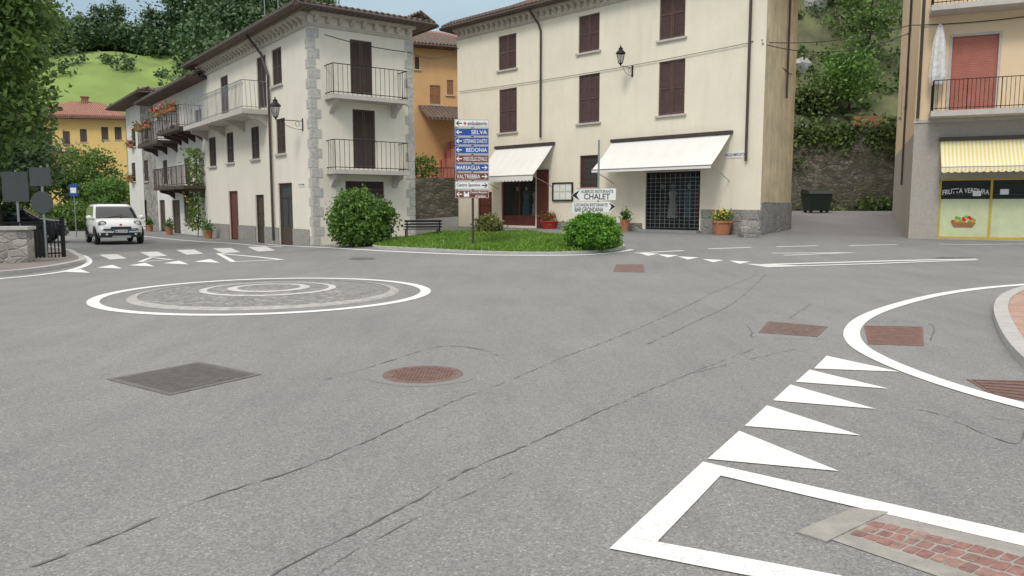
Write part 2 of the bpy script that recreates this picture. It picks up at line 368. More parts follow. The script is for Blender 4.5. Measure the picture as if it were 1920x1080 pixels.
def bush(name,label,loc,r,seed,mt,nc,nl,ls,cl=.14,zc=None,cat='shrub',group=None,flowers=None,lum=.35):
    t=thing(name,label,cat,loc,0,group); mb=MB(); rn=random.Random(seed)
    for i in range(7):
        a=rn.uniform(0,6.28); mb.tube((rn.uniform(-.05,.05),rn.uniform(-.05,.05),0),(math.cos(a)*r[0]*.6,math.sin(a)*r[1]*.6,r[2]*1.2),.02,5,.006)
    obj('branches',mb,'bark',t)
    P=crownpts((0,0,r[2] if zc is None else zc),r,nc,nl,cl,seed,inner=.5,lum=lum); P=P[P[:,2]>.02]
    leafobj('foliage',P,mt,ls,seed+3,t,aspect=.6)
    return t
# ---------------------------------------------------------------- ground
def lines(segs):
    out=[]
    for a,b,st in segs:
        x=a
        while x<b-1e-6: out.append(x); x+=st
    out.append(segs[-1][1]); return out
def grid(xs,ys,fn):
    mb=MB(); nx=len(xs); mb.v=[(x,y,fn(x,y)) for y in ys for x in xs]
    mb.f=[(j*nx+i,j*nx+i+1,(j+1)*nx+i+1,(j+1)*nx+i) for j in range(len(ys)-1) for i in range(nx-1)]
    return mb
g=grid(lines([(-900,-100,100),(-100,-30,10),(-30,-12,1.5),(-12,16,.5),(16,40,1.5),(40,100,10),(100,900,100)]),
       lines([(-60,-4,8),(-4,14,1.5),(14,54,.5),(54,100,4),(100,900,100)]),lambda x,y:H(x,y))
gr=struct('road',g,'asphalt',smooth=True,fix=False)
def sheet(name,pts,lift,mt,maxe=.6,st=True):
    bm=bmesh.new(); f=bm.faces.new([bm.verts.new((p[0],p[1],0)) for p in pts]); bmesh.ops.triangulate(bm,faces=[f])
    for _ in range(6):
        es=[e for e in bm.edges if e.calc_length()>maxe]
        if not es: break
        bmesh.ops.subdivide_edges(bm,edges=es,cuts=1); bmesh.ops.triangulate(bm,faces=[f for f in bm.faces if len(f.verts)>3])
    mb=MB(); bm.verts.index_update()
    mb.v=[(v.co.x,v.co.y,H(v.co.x,v.co.y)+lift) for v in bm.verts]; mb.f=[tuple(v.index for v in f.verts) for f in bm.faces]; bm.free()
    o=obj(name,mb,mt)
    if st: o['kind']='structure'
    return o
def px(pts): return [gnd(*p) for p in pts]
def catmull(pts,n=8,closed=False):
    P=[Vector((p[0],p[1])) for p in pts]; out=[]; m=len(P); rng=range(m if closed else m-1)
    for i in rng:
        g=lambda k: P[k%m] if closed else P[min(max(k,0),m-1)]
        a,b,c,d=g(i-1),g(i),g(i+1),g(i+2)
        for j in range(n):
            t=j/n; out.append(.5*((2*b)+(c-a)*t+(2*a-5*b+4*c-d)*t*t+(-a+3*b-3*c+d)*t**3))
    if not closed: out.append(P[-1])
    return out
def strip(name,pts,w,lift,mt,closed=False,jit=0,st=True,h=0,smoothit=True):
    P=catmull(pts,8,closed) if smoothit else [Vector((p[0],p[1])) for p in pts]
    if not smoothit:
        Q=[]
        for a,b in zip(P[:-1],P[1:]):
            k=max(1,int((b-a).length/.4)); Q+=[a.lerp(b,i/k) for i in range(k)]
        P=Q+[P[-1]]
    if jit:
        Q=[]
        for a,b in zip(P[:-1],P[1:]):
            k=max(1,int((b-a).length/.05)); Q+=[a.lerp(b,i/k) for i in range(k)]
        P=Q+[P[-1]]
    n=len(P); mb=MB(); A=[];B=[]
    for i,p in enumerate(P):
        a=P[i-1] if (i>0 or closed) else P[i]; b=P[(i+1)%n] if (i<n-1 or closed) else P[i]
        d1=(p-a).normalized() if (p-a).length>1e-6 else (b-p).normalized(); d2=(b-p).normalized() if (b-p).length>1e-6 else d1
        t=(d1+d2).normalized(); k=1/max(.5,t.dot(d2)); nn=Vector((-t.y,t.x))*w*.5*k
        if jit: p=p+nn.normalized()*RND.uniform(-jit,jit); nn=nn*RND.choice((.05,.4,.8,1.2,1.7))
        A.append(p+nn); B.append(p-nn)
    vs=[]
    for a,b in zip(A,B):
        if h: vs+=[(a.x,a.y,H(a.x,a.y)-.02),(a.x,a.y,H(a.x,a.y)+h),(b.x,b.y,H(b.x,b.y)+h),(b.x,b.y,H(b.x,b.y)-.02)]
        else: vs+=[(a.x,a.y,H(a.x,a.y)+lift),(b.x,b.y,H(b.x,b.y)+lift)]
    m=4 if h else 2; mb.v=vs; rr=n if closed else n-1
    for i in range(rr):
        j=(i+1)%n
        for q in range(m-1): mb.f.append((i*m+q,i*m+q+1,j*m+q+1,j*m+q))
    if h and not closed: mb.f+= [(0,1,2,3),tuple((n-1)*4+q for q in range(4))]
    o=obj(name,mb,mt)
    if st: o['kind']='structure'
    return o
# --- road markings
MK='road_marking'
strip(MK,px([(1990,1030),(1334,880),(1188,1024),(1640,1110)]),.155,.006,'paint',smoothit=False)
for t in ([(1550,668),(1688,698),(1526,692)],[(1518,694),(1667,730),(1492,717)],[(1482,722),(1642,768),(1449,752)],[(1438,761),(1614,818),(1396,800)],[(1386,809),(1573,885),(1327,862)]):
    sheet(MK,px(t),.006,'paint')
strip(MK,px([(1960,531),(1850,540),(1760,553),(1680,573),(1625,594),(1599,617),(1603,642),(1640,668),(1720,702),(1830,738),(1960,772)]),.18,.007,'paint')
strip(MK,px([(500,458),(600,464),(690,469),(790,474),(900,478),(1010,479),(1090,478),(1150,474),(1186,468)]),.15,.006,'paint')
strip(MK,px([(-60,530),(0,523),(80,515),(140,505),(166,493),(160,482),(135,474),(118,468)]),.16,.006,'paint')
strip(MK,px([(118,421),(200,432),(270,443),(360,452),(440,457),(530,463)]),.16,.006,'paint')
strip(MK,px([(1408,497),(1832,486)]),.16,.006,'paint',smoothit=False)
strip(MK,px([(1440,501),(1640,495),(1832,488)]),.12,.010,'paint',smoothit=False)
sheet(MK,px([(1396,495),(1440,502),(1500,498),(1440,496)]),.008,'paintw')
for (x,y) in ((1213,477),(1250,480),(1288,484),(1335,489),(1385,492)):
    sheet(MK,px([(x-18,y-3),(x+22,y-1),(x+2,y+3)]),.006,'paint')
strip(MK,px([(1190,475),(1282,470)]),.15,.006,'paintw',smoothit=False)
for a,b in (((1328,467),(1408,464)),((1455,463),(1533,461)),((1592,461),(1682,459)),((1760,458),(2000,457))):
    strip(MK,px([a,b]),.14,.006,'paintw',smoothit=False)
strip(MK,px([(1448,475),(1602,474),(1470,479)]),.12,.006,'paintw',smoothit=False)
for x,y in ((212,482),(288,477),(356,473),(425,470),(490,467)):
    sheet(MK,px([(x-26,y-4),(x+8,y-5),(x+26,y+3),(x-6,y+5)]),.006,'paintw')
strip(MK,px([(406,475),(527,487),(437,491),(410,476)]),.14,.006,'paint',smoothit=False)
strip(MK,px([(262,491),(284,483),(322,487),(264,491)]),.12,.006,'paint',smoothit=False)
for x,y in ((145,511),(205,503),(266,499),(330,495),(388,492)):
    sheet(MK,px([(x-24,y-1),(x+24,y+1),(x+6,y-6)]),.006,'paint')
# --- cracks
CR=[[(40,1070),(200,1010),(400,930),(560,880),(700,822),(850,752)],[(500,1085),(640,1010),(780,940),(860,890),(1000,830),(1130,770)],[(590,1082),(700,1015),(850,940),(960,888)],
    [(610,712),(700,687),(825,650),(905,656)],[(1050,672),(1150,635),(1250,592),(1328,552),(1296,545)],[(1215,645),(1300,605),(1380,565),(1435,515)],[(1480,597),(1520,570)],
    [(1790,790),(1900,832),(1925,800)],[(1720,768),(1790,784)],[(1130,770),(1290,702),(1425,650)],[(1290,702),(1380,680),(1490,655)],[(1330,552),(1420,515)],[(1790,776),(1920,792)],
    [(850,752),(950,716),(1050,672)],[(905,656),(935,668)],[(1400,610),(1410,622),(1420,634),(1560,636)],[(1615,604),(1740,606),(1745,640)]]
for i,c in enumerate(CR):
    strip('road_crack',px(c),.0105 if i<2 else (.005 if i in (2,9,10,13) else .010),.004,'crack',jit=.009)
# --- setts strip bottom right
a,b,c,d=[gnd(*p) for p in ((1660,955),(2080,1060),(2000,1165),(1555,1012))]
sheet('gutter_bed',[a,b,c,d],.004,'settgrey')
mb=MB(); rn=random.Random(3)
a,b,c,d=[gnd(*p) for p in ((1640,978),(2080,1082),(2010,1140),(1590,1003))]
nu,nv=15,3
for i in range(nu):
    for j in range(nv):
        o_=.5/nu if j%2 else 0
        u0,u1=i/nu+.005+o_*.5,(i+1)/nu-.005+o_*.5; v0,v1=j/nv+.032,(j+1)/nv-.032
        q=lambda u,v:(a.lerp(b,u)).lerp(d.lerp(c,u),v)+Vector((rn.uniform(-.006,.006),rn.uniform(-.006,.006),0))
        p=[q(u0,v0),q(u1,v0),q(u1,v1),q(u0,v1)]; z=.006+rn.uniform(0,.0012)
        cc=sum(p,Vector())/4; hi=[]
        for k in range(4):
            hi+= [p[k].lerp(p[k-1],.09),p[k].lerp(p[(k+1)%4],.09)]
        hi=[Vector((x.x,x.y,z)) for x in hi]; lo=[Vector((*(x.xy+(x.xy-cc.xy)*.04),.003)) for x in hi]
        mb.add(lo+hi,[tuple(range(8,16))]+[(k,(k+1)%8,8+(k+1)%8,8+k) for k in range(8)])
struct('gutter_setts',mb,'sett')
mb=MB(); p=[gnd(*q) for q in ((1492,1000),(1600,955),(1665,963),(1550,1018))]; mb.prism([(v.x,v.y,.001) for v in p],(0,0,.009)); struct('gutter_edge_stone',mb,'settgrey')
# --- pavements
kp=px([(2050,532),(1945,543),(1893,560),(1876,585),(1888,625),(1921,672),(1990,730)])
strip('kerb',kp,.17,.0,'granite',h=.09)
cp=catmull(kp,8); sheet('pavement',[(q.x+.08,q.y) for q in cp],.075,'pave')
kl=px([(-120,524),(0,517),(80,508),(135,498),(155,491),(140,480),(110,470),(-10,455),(-160,445)])
strip('kerb',kl,.16,.0,'granite',h=.10); sheet('pavement',[(q.x,q.y) for q in catmull(kl,8)],.09,'pavel')
# --- roundabout
C0=Vector((-4.17,13.12,0)); RR=2.76
t=thing('mini_roundabout','low round cobbled dome with concentric stone rings inside a painted white circle','roundabout',C0)
def ring(r0,r1,hf,n=72,m=3):
    mb=MB()
    for i in range(n):
        for j in range(m+1):
            r=r0+(r1-r0)*j/m; a=2*math.pi*i/n; mb.v.append((r*math.cos(a),r*math.sin(a),hf(r)))
    mb.f=[(i*(m+1)+j,((i+1)%n)*(m+1)+j,((i+1)%n)*(m+1)+j+1,i*(m+1)+j+1) for i in range(n) for j in range(m)]
    return mb
dome=lambda r:.015+.085*(1-min(1,r/2.20)**2)
obj('painted_ring',ring(RR-.18,RR,lambda r:.006),'paint',t)
obj('cobbled_dome',ring(.01,2.18,lambda r:dome(r),m=14),'cobble',t,smooth=True)
obj('stone_ring',ring(2.05,2.21,lambda r:dome(r)+.006 if r<2.19 else .002,m=4),'ringg',t)
obj('stone_ring',ring(1.0,1.12,lambda r:dome(r)+.004),'ringw',t); obj('stone_ring',ring(.52,.68,lambda r:dome(r)+.004),'ringw',t)
# --- covers
def cover(label,q,mt,nx,ny,name='manhole_cover',grate=False):
    P=px(q); c=sum(P,Vector())/4; t=thing(name,label,'manhole cover',c); P=[p-c for p in P]
    L_=lambda u,v:(P[0].lerp(P[1],u)).lerp(P[3].lerp(P[2],u),v)
    fr=MB()
    e=.05
    for (u0,u1,v0,v1) in ((0,1,0,e),(0,1,1-e,1),(0,e,e,1-e),(1-e,1,e,1-e)):
        fr.prism([L_(u0,v0),L_(u1,v0),L_(u1,v1),L_(u0,v1)],(0,0,.006))
    obj('frame',fr,mt,t)
    pl=MB(); pl.prism([L_(e,e),L_(1-e,e),L_(1-e,1-e),L_(e,1-e)],(0,0,.003)); obj('plate',pl,'plastic' if grate else mt,t)
    st=MB()
    for i in range(nx):
        for j in range(ny):
            u=e+.02+(i+.5)/nx*(.96-2*e); v=e+.02+(j+.5)/ny*(.96-2*e); k=.3/nx if not grate else .42/nx; m=.3/ny
            st.prism([L_(u-k,v-m)+Vector((0,0,.003)),L_(u+k,v-m)+Vector((0,0,.003)),L_(u+k,v+m)+Vector((0,0,.003)),L_(u-k,v+m)+Vector((0,0,.003))],(0,0,.0035))
    obj('studs',st,mt,t); return t
cover('large grey rectangular manhole cover in the near asphalt left of the round one',[(375,679),(490,703),(318,742),(200,712)],'steel',26,26)
cover('flat rusty rectangular cover in the asphalt just outside the curved white line',[(1440,603),(1552,613),(1532,632),(1422,624)],'brcover',12,8)
cover('rusty rectangular cover inside the curved white line near the brick pavement',[(1620,611),(1730,613),(1732,649),(1628,646)],'rust',14,10)
cover('rusty storm drain grate crossed by the curved white line at the right edge',[(1812,712),(1960,716),(1985,762),(1862,742)],'rust',14,5,'storm_drain',True)
cover('small pair of worn metal drain slots in the middle of the junction',[(1155,496),(1206,496),(1209,511),(1150,510)],'brcover',6,2,'drain_cover')
cover('small dark cover in the road before the large bush',[(660,483),(704,484),(702,487),(655,487)],'steel',4,3)
cover('thin dark cover at the tip of the long white wedge marking',[(1758,482),(1830,483),(1828,486),(1752,485)],'steel',4,3)
P=gnd(793,702); t=thing('manhole_cover','round rust brown manhole cover in the middle of the near asphalt','manhole cover',P)
mb=MB(); mb.lathe([(.30,0),(.30,.006),(.355,.006),(.36,.001)],n=40); obj('frame',mb,'brcover',t)
mb=MB(); mb.lathe([(.001,.004),(.295,.004)],n=40); obj('plate',mb,'brcover',t)
mb=MB()
for i in range(-9,10):
    for j in range(-9,10):
        x,y=i*.031,j*.031
        if x*x+y*y<.28**2: mb.box(x-.009,x+.009,y-.009,y+.009,.004,.008)
obj('studs',mb,'rust',t)
sheet('road_patch',[(P.x+.47*math.cos(i*.35)*(1+.15*math.sin(i*2)),P.y+.47*math.sin(i*.35)) for i in range(18)],.002,'patch')
# ---------------------------------------------------------------- facades
class Fac:
    def __init__(s,root,P,d):
        s.root=root; s.P=Vector(P); d=Vector((d[0],d[1],0)).normalized(); s.d=d; s.n=Vector((-d.y,d.x,0))
        s.R=Matrix(((d.x,s.n.x,0),(d.y,s.n.y,0),(0,0,1))).to_4x4()
        s.M=Matrix.Translation(s.P-root.location)@s.R; s.MW=Matrix.Translation(s.P)@s.R
    def w(s,x,y):
        r=ray(x,y); t=(s.P-CAM).dot(s.n)/r.dot(s.n); p=CAM+r*t-s.P
        return p.dot(s.d),p.z
    def rect(s,x0,y0,x1,y1):
        xm,ym=(x0+x1)/2,(y0+y1)/2
        return (s.w(x0,ym)[0],s.w(x1,ym)[0],s.w(xm,y1)[1],s.w(xm,y0)[1])
    def part(s,name,mb,mt,smooth=False): return obj(name,mb,mt,s.root,s.M,smooth)
    def world(s,x,y,z): return s.MW@Vector((x,y,z))
def sub(name,mb,mt,parent): return obj(name,mb,mt,parent)
def wall(F,s0,s1,z0,z1,holes,mt,depth=.22,name='wall'):
    xs=sorted({s0,s1,*[min(max(h[0],s0),s1) for h in holes],*[min(max(h[1],s0),s1) for h in holes]}); zs=sorted({z0,z1,*[h[2] for h in holes],*[h[3] for h in holes]})
    zs=[z for z in zs if z0<=z<=z1]; mb=MB()
    for i in range(len(xs)-1):
        for j in range(len(zs)-1):
            cx,cz=(xs[i]+xs[i+1])/2,(zs[j]+zs[j+1])/2
            if any(h[0]<cx<h[1] and h[2]<cz<h[3] for h in holes): continue
            mb.quad((xs[i],0,zs[j]),(xs[i+1],0,zs[j]),(xs[i+1],0,zs[j+1]),(xs[i],0,zs[j+1]))
    for h in holes:
        a,b,c,d=h[:4]; y=depth
        mb.quad((a,0,c),(a,y,c),(a,y,d),(a,0,d)); mb.quad((b,0,c),(b,y,c),(b,y,d),(b,0,d)); mb.quad((a,0,d),(b,0,d),(b,y,d),(a,y,d)); mb.quad((a,0,c),(b,0,c),(b,y,c),(a,y,c))
    return F.part(name,mb,mt)
def framemb(a,b,c,d,y0,y1,t,bottom=True):
    m=MB(); m.box(a,a+t,y0,y1,c,d); m.box(b-t,b,y0,y1,c,d); m.box(a+t,b-t,y0,y1,d-t,d)
    if bottom: m.box(a+t,b-t,y0,y1,c,c+t)
    return m
def leaf(a,b,c,d,y):
    m=MB(); t=.06; m.box(a,a+t,y,y+.045,c,d); m.box(b-t,b,y,y+.045,c,d); m.box(a+t,b-t,y,y+.045,d-t,d); m.box(a+t,b-t,y,y+.045,c,c+t)
    zm=(c+d)/2; m.box(a+t,b-t,y,y+.045,zm-.035,zm+.035); z=c+t
    while z<d-t-.05:
        m.quad((a+t,y+.005,z),(b-t,y+.005,z),(b-t,y+.035,z+.07),(a+t,y+.035,z+.07)); z+=.065
    m.box(a+t,b-t,y+.04,y+.05,c+t,d-t); return m
def shutwin(F,r,mt='shutter',sill=True,leaves=2):
    a,b,c,d=r; w=F.part('window' if sill else 'balcony_door',framemb(a,b,c,d,.11,.19,.05),mt)
    k=(b-a)/leaves
    for i in range(leaves): sub('shutter',leaf(a+i*k+.006,a+(i+1)*k-.006,c+.01,d-.01,.035),mt,w)
    if sill: sub('sill',MB().box(a-.10,b+.10,-.09,.03,c-.075,c-.004),'trim',w)
    return w
def door(F,r,mt='redwood',glazed=False):
    a,b,c,d=r; w=F.part('door',framemb(a,b,c,d,.05,.19,.06,False),mt)
    if glazed:
        m=framemb(a+.06,b-.06,c,d-.06,.08,.14,.07); zt=c+(d-c)*.78; m.box(a+.06,b-.06,.08,.14,zt-.03,zt+.03); xm=(a+b)/2; m.box(xm-.03,xm+.03,.081,.139,c+.07,zt)
        m.box(a+.13,b-.13,.08,.14,c+.07,c+.7); sub('door_leaf',m,mt,w); sub('pane',MB().box(a+.06,b-.06,.105,.115,c+.05,d-.08),'sback',w)
    else:
        m=MB().box(a+.06,b-.06,.10,.14,c,d-.06)
        for i in range(3):
            z0=c+.12+(d-c-.3)/3*i; m.box(a+.14,b-.14,.08,.10,z0,z0+(d-c-.3)/3-.1)
        sub('door_leaf',m,mt,w)
    sub('handle',MB().box(b-.16,b-.13,.03,.08,c+1.0,c+1.14),'chrome',w); return w
def balcony(F,a,b,z,dep,rail='iron',slabm='trim',hr=1.0,brackets=2,th=.14,sp=.11,scroll=False):
    s=F.part('balcony',MB().box(a,b,-dep,-.003,z-th,z),slabm)
    m=MB(); r=.009; y=-dep+.05
    for zz in (z+.08,z+hr): m.box(a+.03,b-.03,y-.015,y+.015,zz-.012,zz+.012); m.box(a+.03,a+.06,y+.016,-.004,zz-.012,zz+.012); m.box(b-.06,b-.03,y+.016,-.004,zz-.012,zz+.012)
    k=int((b-a-.1)/sp)
    for i in range(k+1):
        x=a+.05+(b-a-.1)*i/k; m.tube((x,y,z+.0),(x,y,z+hr),r*(1.8 if i%8==0 else 1),5)
        if scroll and i%2==0 and i<k:
            for q in range(8):
                t0,t1=q*math.pi/4,(q+1)*math.pi/4; cx=x+sp/1; m.tube((cx+.08*math.cos(t0),y,z+hr-.15+.08*math.sin(t0)),(cx+.08*math.cos(t1),y,z+hr-.15+.08*math.sin(t1)),.006,4)
    k=max(2,int(dep/sp))
    for x in (a+.045,b-.045):
        for i in range(1,k): m.tube((x,-dep+.05+dep*i/k,z),(x,-dep+.05+dep*i/k-.05,z+hr),r,5)
    sub('railing',m,rail,s)
    for i in range(brackets):
        x=a+.25+(b-a-.5)*i/max(1,brackets-1)
        sub('bracket',MB().prism([(x-.09,0,z-th-.002),(x-.09,-dep*.75,z-th-.002),(x-.09,-dep*.7,z-th-.12),(x-.09,-dep*.3,z-th-.22),(x-.09,0,z-th-.45)],(.18,0,0)),slabm,s)
    return s
def offpoly(P,o):
    n=len(P); c=sum((Vector(p) for p in P),Vector((0,0)))/n; out=[]
    for i in range(n):
        a,b,d=Vector(P[i-1]),Vector(P[i]),Vector(P[(i+1)%n])
        def nn(u,v):
            e=(v-u).normalized(); q=Vector((e.y,-e.x)); return q if (u-c).dot(q)>0 else -q
        n1,n2=nn(a,b),nn(b,d); k=(n1+n2); out.append(b+k*(o/max(.2,1+n1.dot(n2))))
    return out
def roof(F,P,z,over,rise,mt='roof',inner=.25,name='roof',gut=True):
    O=offpoly(P,over); c=sum((Vector(p) for p in P),Vector((0,0)))/len(P)
    I=[c+(q-c)*inner for q in O]; n=len(P); mb=MB()
    lo=[(q.x,q.y,z) for q in O]; hi=[(q.x,q.y,z+.10) for q in O]; tp=[(q.x,q.y,z+rise) for q in I]
    mb.v=lo+hi+tp; mb.f=[tuple(range(n)),tuple(range(2*n,3*n))]+[(k*n+i,k*n+(i+1)%n,(k+1)*n+(i+1)%n,(k+1)*n+i) for k in (0,1) for i in range(n)]
    ro=F.part(name,mb,mt)
    tm=MB(); gm=MB()
    for i in range(n):
        a,b=O[i],O[(i+1)%n]; L_=(b-a).length; e=(b-a)/L_; q=Vector((e.y,-e.x)); q=q if (a-c).dot(q)>0 else -q
        k=int(L_/.22)
        for j in range(k):
            p=a+e*(j+.5)*L_/k; u=p+q*.03; v=p-q*.6; sl=rise/max(.5,((a+b)/2-c).length*(1-inner))
            tm.tube((u.x,u.y,z+.13),(v.x,v.y,z+.13+.6*sl),.075,7)
        u,v=a+q*.09,b+q*.09; gm.tube((u.x,u.y,z+.04),(v.x,v.y,z+.04),.06,8)
    sub('eave_tiles',tm,mt,ro)
    if gut: sub('gutter',gm,'pipe',ro)
    return ro
def cornice(F,a,b,z,mt='cornice',step=.42,dep=.30):
    m=MB().box(a,b,-.08,-.002,z-.45,z-.35).box(a,b,-dep,-.002,z-.10,z-.005); k=int((b-a)/step)
    for i in range(k):
        x=a+(i+.5)*(b-a)/k; m.prism([(x-.06,-.003,z-.105),(x-.06,-dep+.05,z-.105),(x-.06,-dep+.07,z-.17),(x-.06,-.003,z-.30)],(.12,0,0))
    return F.part('cornice',m,mt)
def awning(F,a,b,zt,proj,zf,mt,label,val=.16,scal=True):
    t=thing('awning',label,'awning',F.world((a+b)/2,0,zt)); T=F.R; o=(a+b)/2; a-=o; b-=o; zf-=zt
    m=MB(); n=24
    for i in range(n):
        for j in range(6):
            def q(i,j):
                u=j/6; x=a+(b-a)*i/n; sag=-.05*math.sin(math.pi*u)+.018*math.sin(i*1.9)*math.sin(math.pi*u); return (x,-.06-proj*u,zf*u+sag)
            m.quad(q(i,j),q(i+1,j),q(i+1,j+1),q(i,j+1))
    k=int((b-a)/.2) if scal else 1
    for i in range(k):
        x0,x1=a+(b-a)*i/k,a+(b-a)*(i+1)/k; pts=[(x0,-.07-proj,zf),(x1,-.07-proj,zf),(x1,-.075-proj,zf-val*.8)]
        if scal: pts+= [((x0+x1)/2+.04,-.075-proj,zf-val),((x0+x1)/2-.04,-.075-proj,zf-val)]
        pts+=[(x0,-.075-proj,zf-val*.8)]; m.quad(*pts)
    obj('canopy',m,mt,t,T)
    obj('roller_case',MB().box(a-.04,b+.04,-.16,-.003,-.03,.09),'pipe',t,T)
    obj('front_bar',MB().tube((a,-.065-proj,zf+.0),(b,-.065-proj,zf),.022),'galv',t,T)
    for x in (a+.05,b-.05): obj('arm',MB().path([(x,-.01,zf-.5),(x,-proj*.5,zf-.25),(x,-.05-proj,zf-.03)],.014,6),'galv',t,T)
    return t
def pipe(F,pts,r=.05,mt='pipe'): return F.part('drainpipe',MB().path(pts,r,8),mt)
def text(s,parent,mt,x,z,w,h,y=-.012,name='lettering',bend=0):
    cu=bpy.data.curves.new('t','FONT'); cu.body=s; cu.align_x='LEFT'; cu.offset=.012; o=bpy.data.objects.new('t',cu); COL.objects.link(o)
    bpy.context.view_layer.update(); dg=bpy.context.evaluated_depsgraph_get(); me=bpy.data.meshes.new_from_object(o.evaluated_get(dg))
    bpy.data.objects.remove(o); v=np.array([q.co[:] for q in me.vertices]); x0,x1=v[:,0].min(),v[:,0].max(); y0,y1=v[:,1].min(),v[:,1].max()
    X=(v[:,0]-x0)/(x1-x0); Y=(v[:,1]-y0)/(y1-y0)
    for i,q in enumerate(me.vertices): q.co=(x+X[i]*w,y,z+Y[i]*h+bend*(1-(2*X[i]-1)**2))
    me.materials.append(M[mt]); me.name=name; ob=bpy.data.objects.new(name,me); COL.objects.link(ob); ob.parent=parent; return ob
# ================================================================ HOUSE A
PA=gnd(590,461); dL=Vector((-.595,.804)).normalized(); dR=Vector((dL.y,-dL.x))
A=thing('corner_house','cream three storey corner house with grey stone quoins and black balconies on its end','house',PA)
AL=Fac(A,PA,-dL); AR=Fac(A,PA,dR)
wA=AR.w(776,300)[0]; zA=AR.w(592,24)[1]; lA=-AL.w(385,300)[0]
hL=[AL.rect(*r) for r in ((510,90,528,160),(482,105,499,203),(414,142,428,214),(518,222,535,288),(471,237,486,298),(425,248,438,305),(392,257,405,312),(523,343,549,461),(480,365,496,459),(430,358,447,452))]
wall(AL,-lA,0,-.4,zA,hL,'stuccoA')
shutwin(AL,hL[0]); shutwin(AL,hL[1],sill=False); shutwin(AL,hL[2],sill=False)
for i in (3,4,5,6): shutwin(AL,hL[i])
door(AL,hL[7],'darkwood',True); door(AL,hL[8],'darkwood'); door(AL,hL[9],'redwood')
hR=[AR.rect(*r) for r in ((657,76,698,177),(662,206,704,316),(648,340,720,372))]
wall(AR,0,wA,-.4,zA,hR,'stuccoA')
shutwin(AR,hR[0],sill=False); shutwin(AR,hR[1],sill=False); shutwin(AR,hR[2])
AR.part('rear_wall',MB().quad((wA,0,-.4),(wA,lA,-.4),(wA,lA,zA),(wA,0,zA)).quad((0,lA,-.4),(wA,lA,-.4),(wA,lA,zA),(0,lA,zA)),'stuccoA')
for (zy,zx) in ((180,615),(319,620)):
    z=AR.w(zx,zy)[1]; balcony(AR,AR.w(607,150)[0],AR.w(748,150)[0],z,.72,sp=.17)
s1=AL.w(503,200)[0]; s0=AL.w(384,200)[0]; z=AL.w(500,207)[1]; balcony(AL,s0,s1,z,1.0,'galv','trim',1.05,4,.18,.16,True)
mq=MB(); mq2=MB(); k=int(zA/.34)
for i in range(k):
    z0=.02+i*(zA-.5)/k; z1=z0+(zA-.5)/k-.025; w1,w2=(.34,.20) if i%2 else (.20,.34)
    mq.box(0,w1,-.02,-.002,z0,z1); mq2.box(-w2,-.0,-.02,-.002,z0,z1)
AR.part('quoins',mq,'quoin'); AL.part('quoins',mq2,'quoin')
mq=MB()
for i in range(k):
    z0=.02+i*(zA-.5)/k; z1=z0+(zA-.5)/k-.025; w1=.32 if i%2 else .20; mq.box(wA-w1,wA+.03,-.02,-.002,z0,z1)
AR.part('quoins',mq,'quoin')
for u0,u1 in ((-lA,hL[9][0]-.02),(hL[9][1]+.02,hL[8][0]-.02),(hL[8][1]+.02,hL[7][0]-.02),(hL[7][1]+.02,-.40)): AL.part('plinth',MB().box(u0,u1,-.04,-.003,-.4,.55),'settgrey')
cornice(AR,.0,wA,zA); cornice(AL,-lA,-.0,zA)
roof(AR,[(0,0),(wA,0),(wA,lA),(0,lA)],zA,.62,1.1)
s=AL.w(512,300)[0]
pipe(AL,[(s-.9,-.55,zA-.02),(s-.6,-.12,zA-.7),(s,-.09,zA-1.6),(s,-.09,.05)])
for i,(u,v,hh) in enumerate(((.8,6.5,2.0),(.3,3.6,2.2))):
    P=AR.world(u,v,zA+.5); t=thing('roof_antenna',['thin television antenna on the cream corner house roof, farther along the ridge','tall television antenna on the cream corner house roof, nearer the corner'][i],'antenna',P)
    obj('mast',MB().tube((0,0,-.4),(0,0,hh+1),.02,6),'galv',t); m=MB()
    for q in range(3):
        m.tube((-.7,.0,hh-.1+q*.35),(.7,0,hh-.1+q*.35),.012,5)
        for r in range(7): m.tube((-.6+r*.2,-.25,hh-.1+q*.35),(-.6+r*.2,.25,hh-.1+q*.35),.009,4)
    obj('elements',m,'galv',t)
# ================================================================ HOUSE A2
P2=PA+Vector((*dL,0))*(lA+.01); P2.z=0
A2=thing('row_house','grey cream row house with dark wooden balconies full of red flowers, beyond the corner house','house',P2)
F2=Fac(A2,P2,-dL); l2=-F2.w(292,300)[0]; z2=F2.w(380,152)[1]
h2=[F2.rect(*r) for r in ((366,205,378,237),(318,235,328,262),(346,296,357,345),(306,300,314,345),(345,362,364,418),(324,375,338,440),(300,375,310,437))]
wall(F2,-l2,0,-.2,z2,h2,'whitewall'); 
for i in (0,1,2,3): shutwin(F2,h2[i],sill=False)
shutwin(F2,h2[4]); door(F2,h2[5],'darkwood'); door(F2,h2[6],'darkwood')
balcony(F2,-4.6,-.1,F2.w(384,238)[1],1.1,'darkwood','darkwood',1.0,4,.15,.12); balcony(F2,-l2+.3,-5.0,F2.w(384,238)[1]-.3,1.0,'darkwood','darkwood',1.0,3,.15,.14)
balcony(F2,-6.5,-.1,F2.w(384,348)[1],1.0,'darkwood','darkwood',.95,3,.15,.12)
roof(F2,[(0,-.01),(0,6),(-l2,6),(-l2,-.01)],z2,.75,.9); F2.part('rear_wall',MB().box(-l2,-.01,5.8,6,-.2,z2),'whitewall')
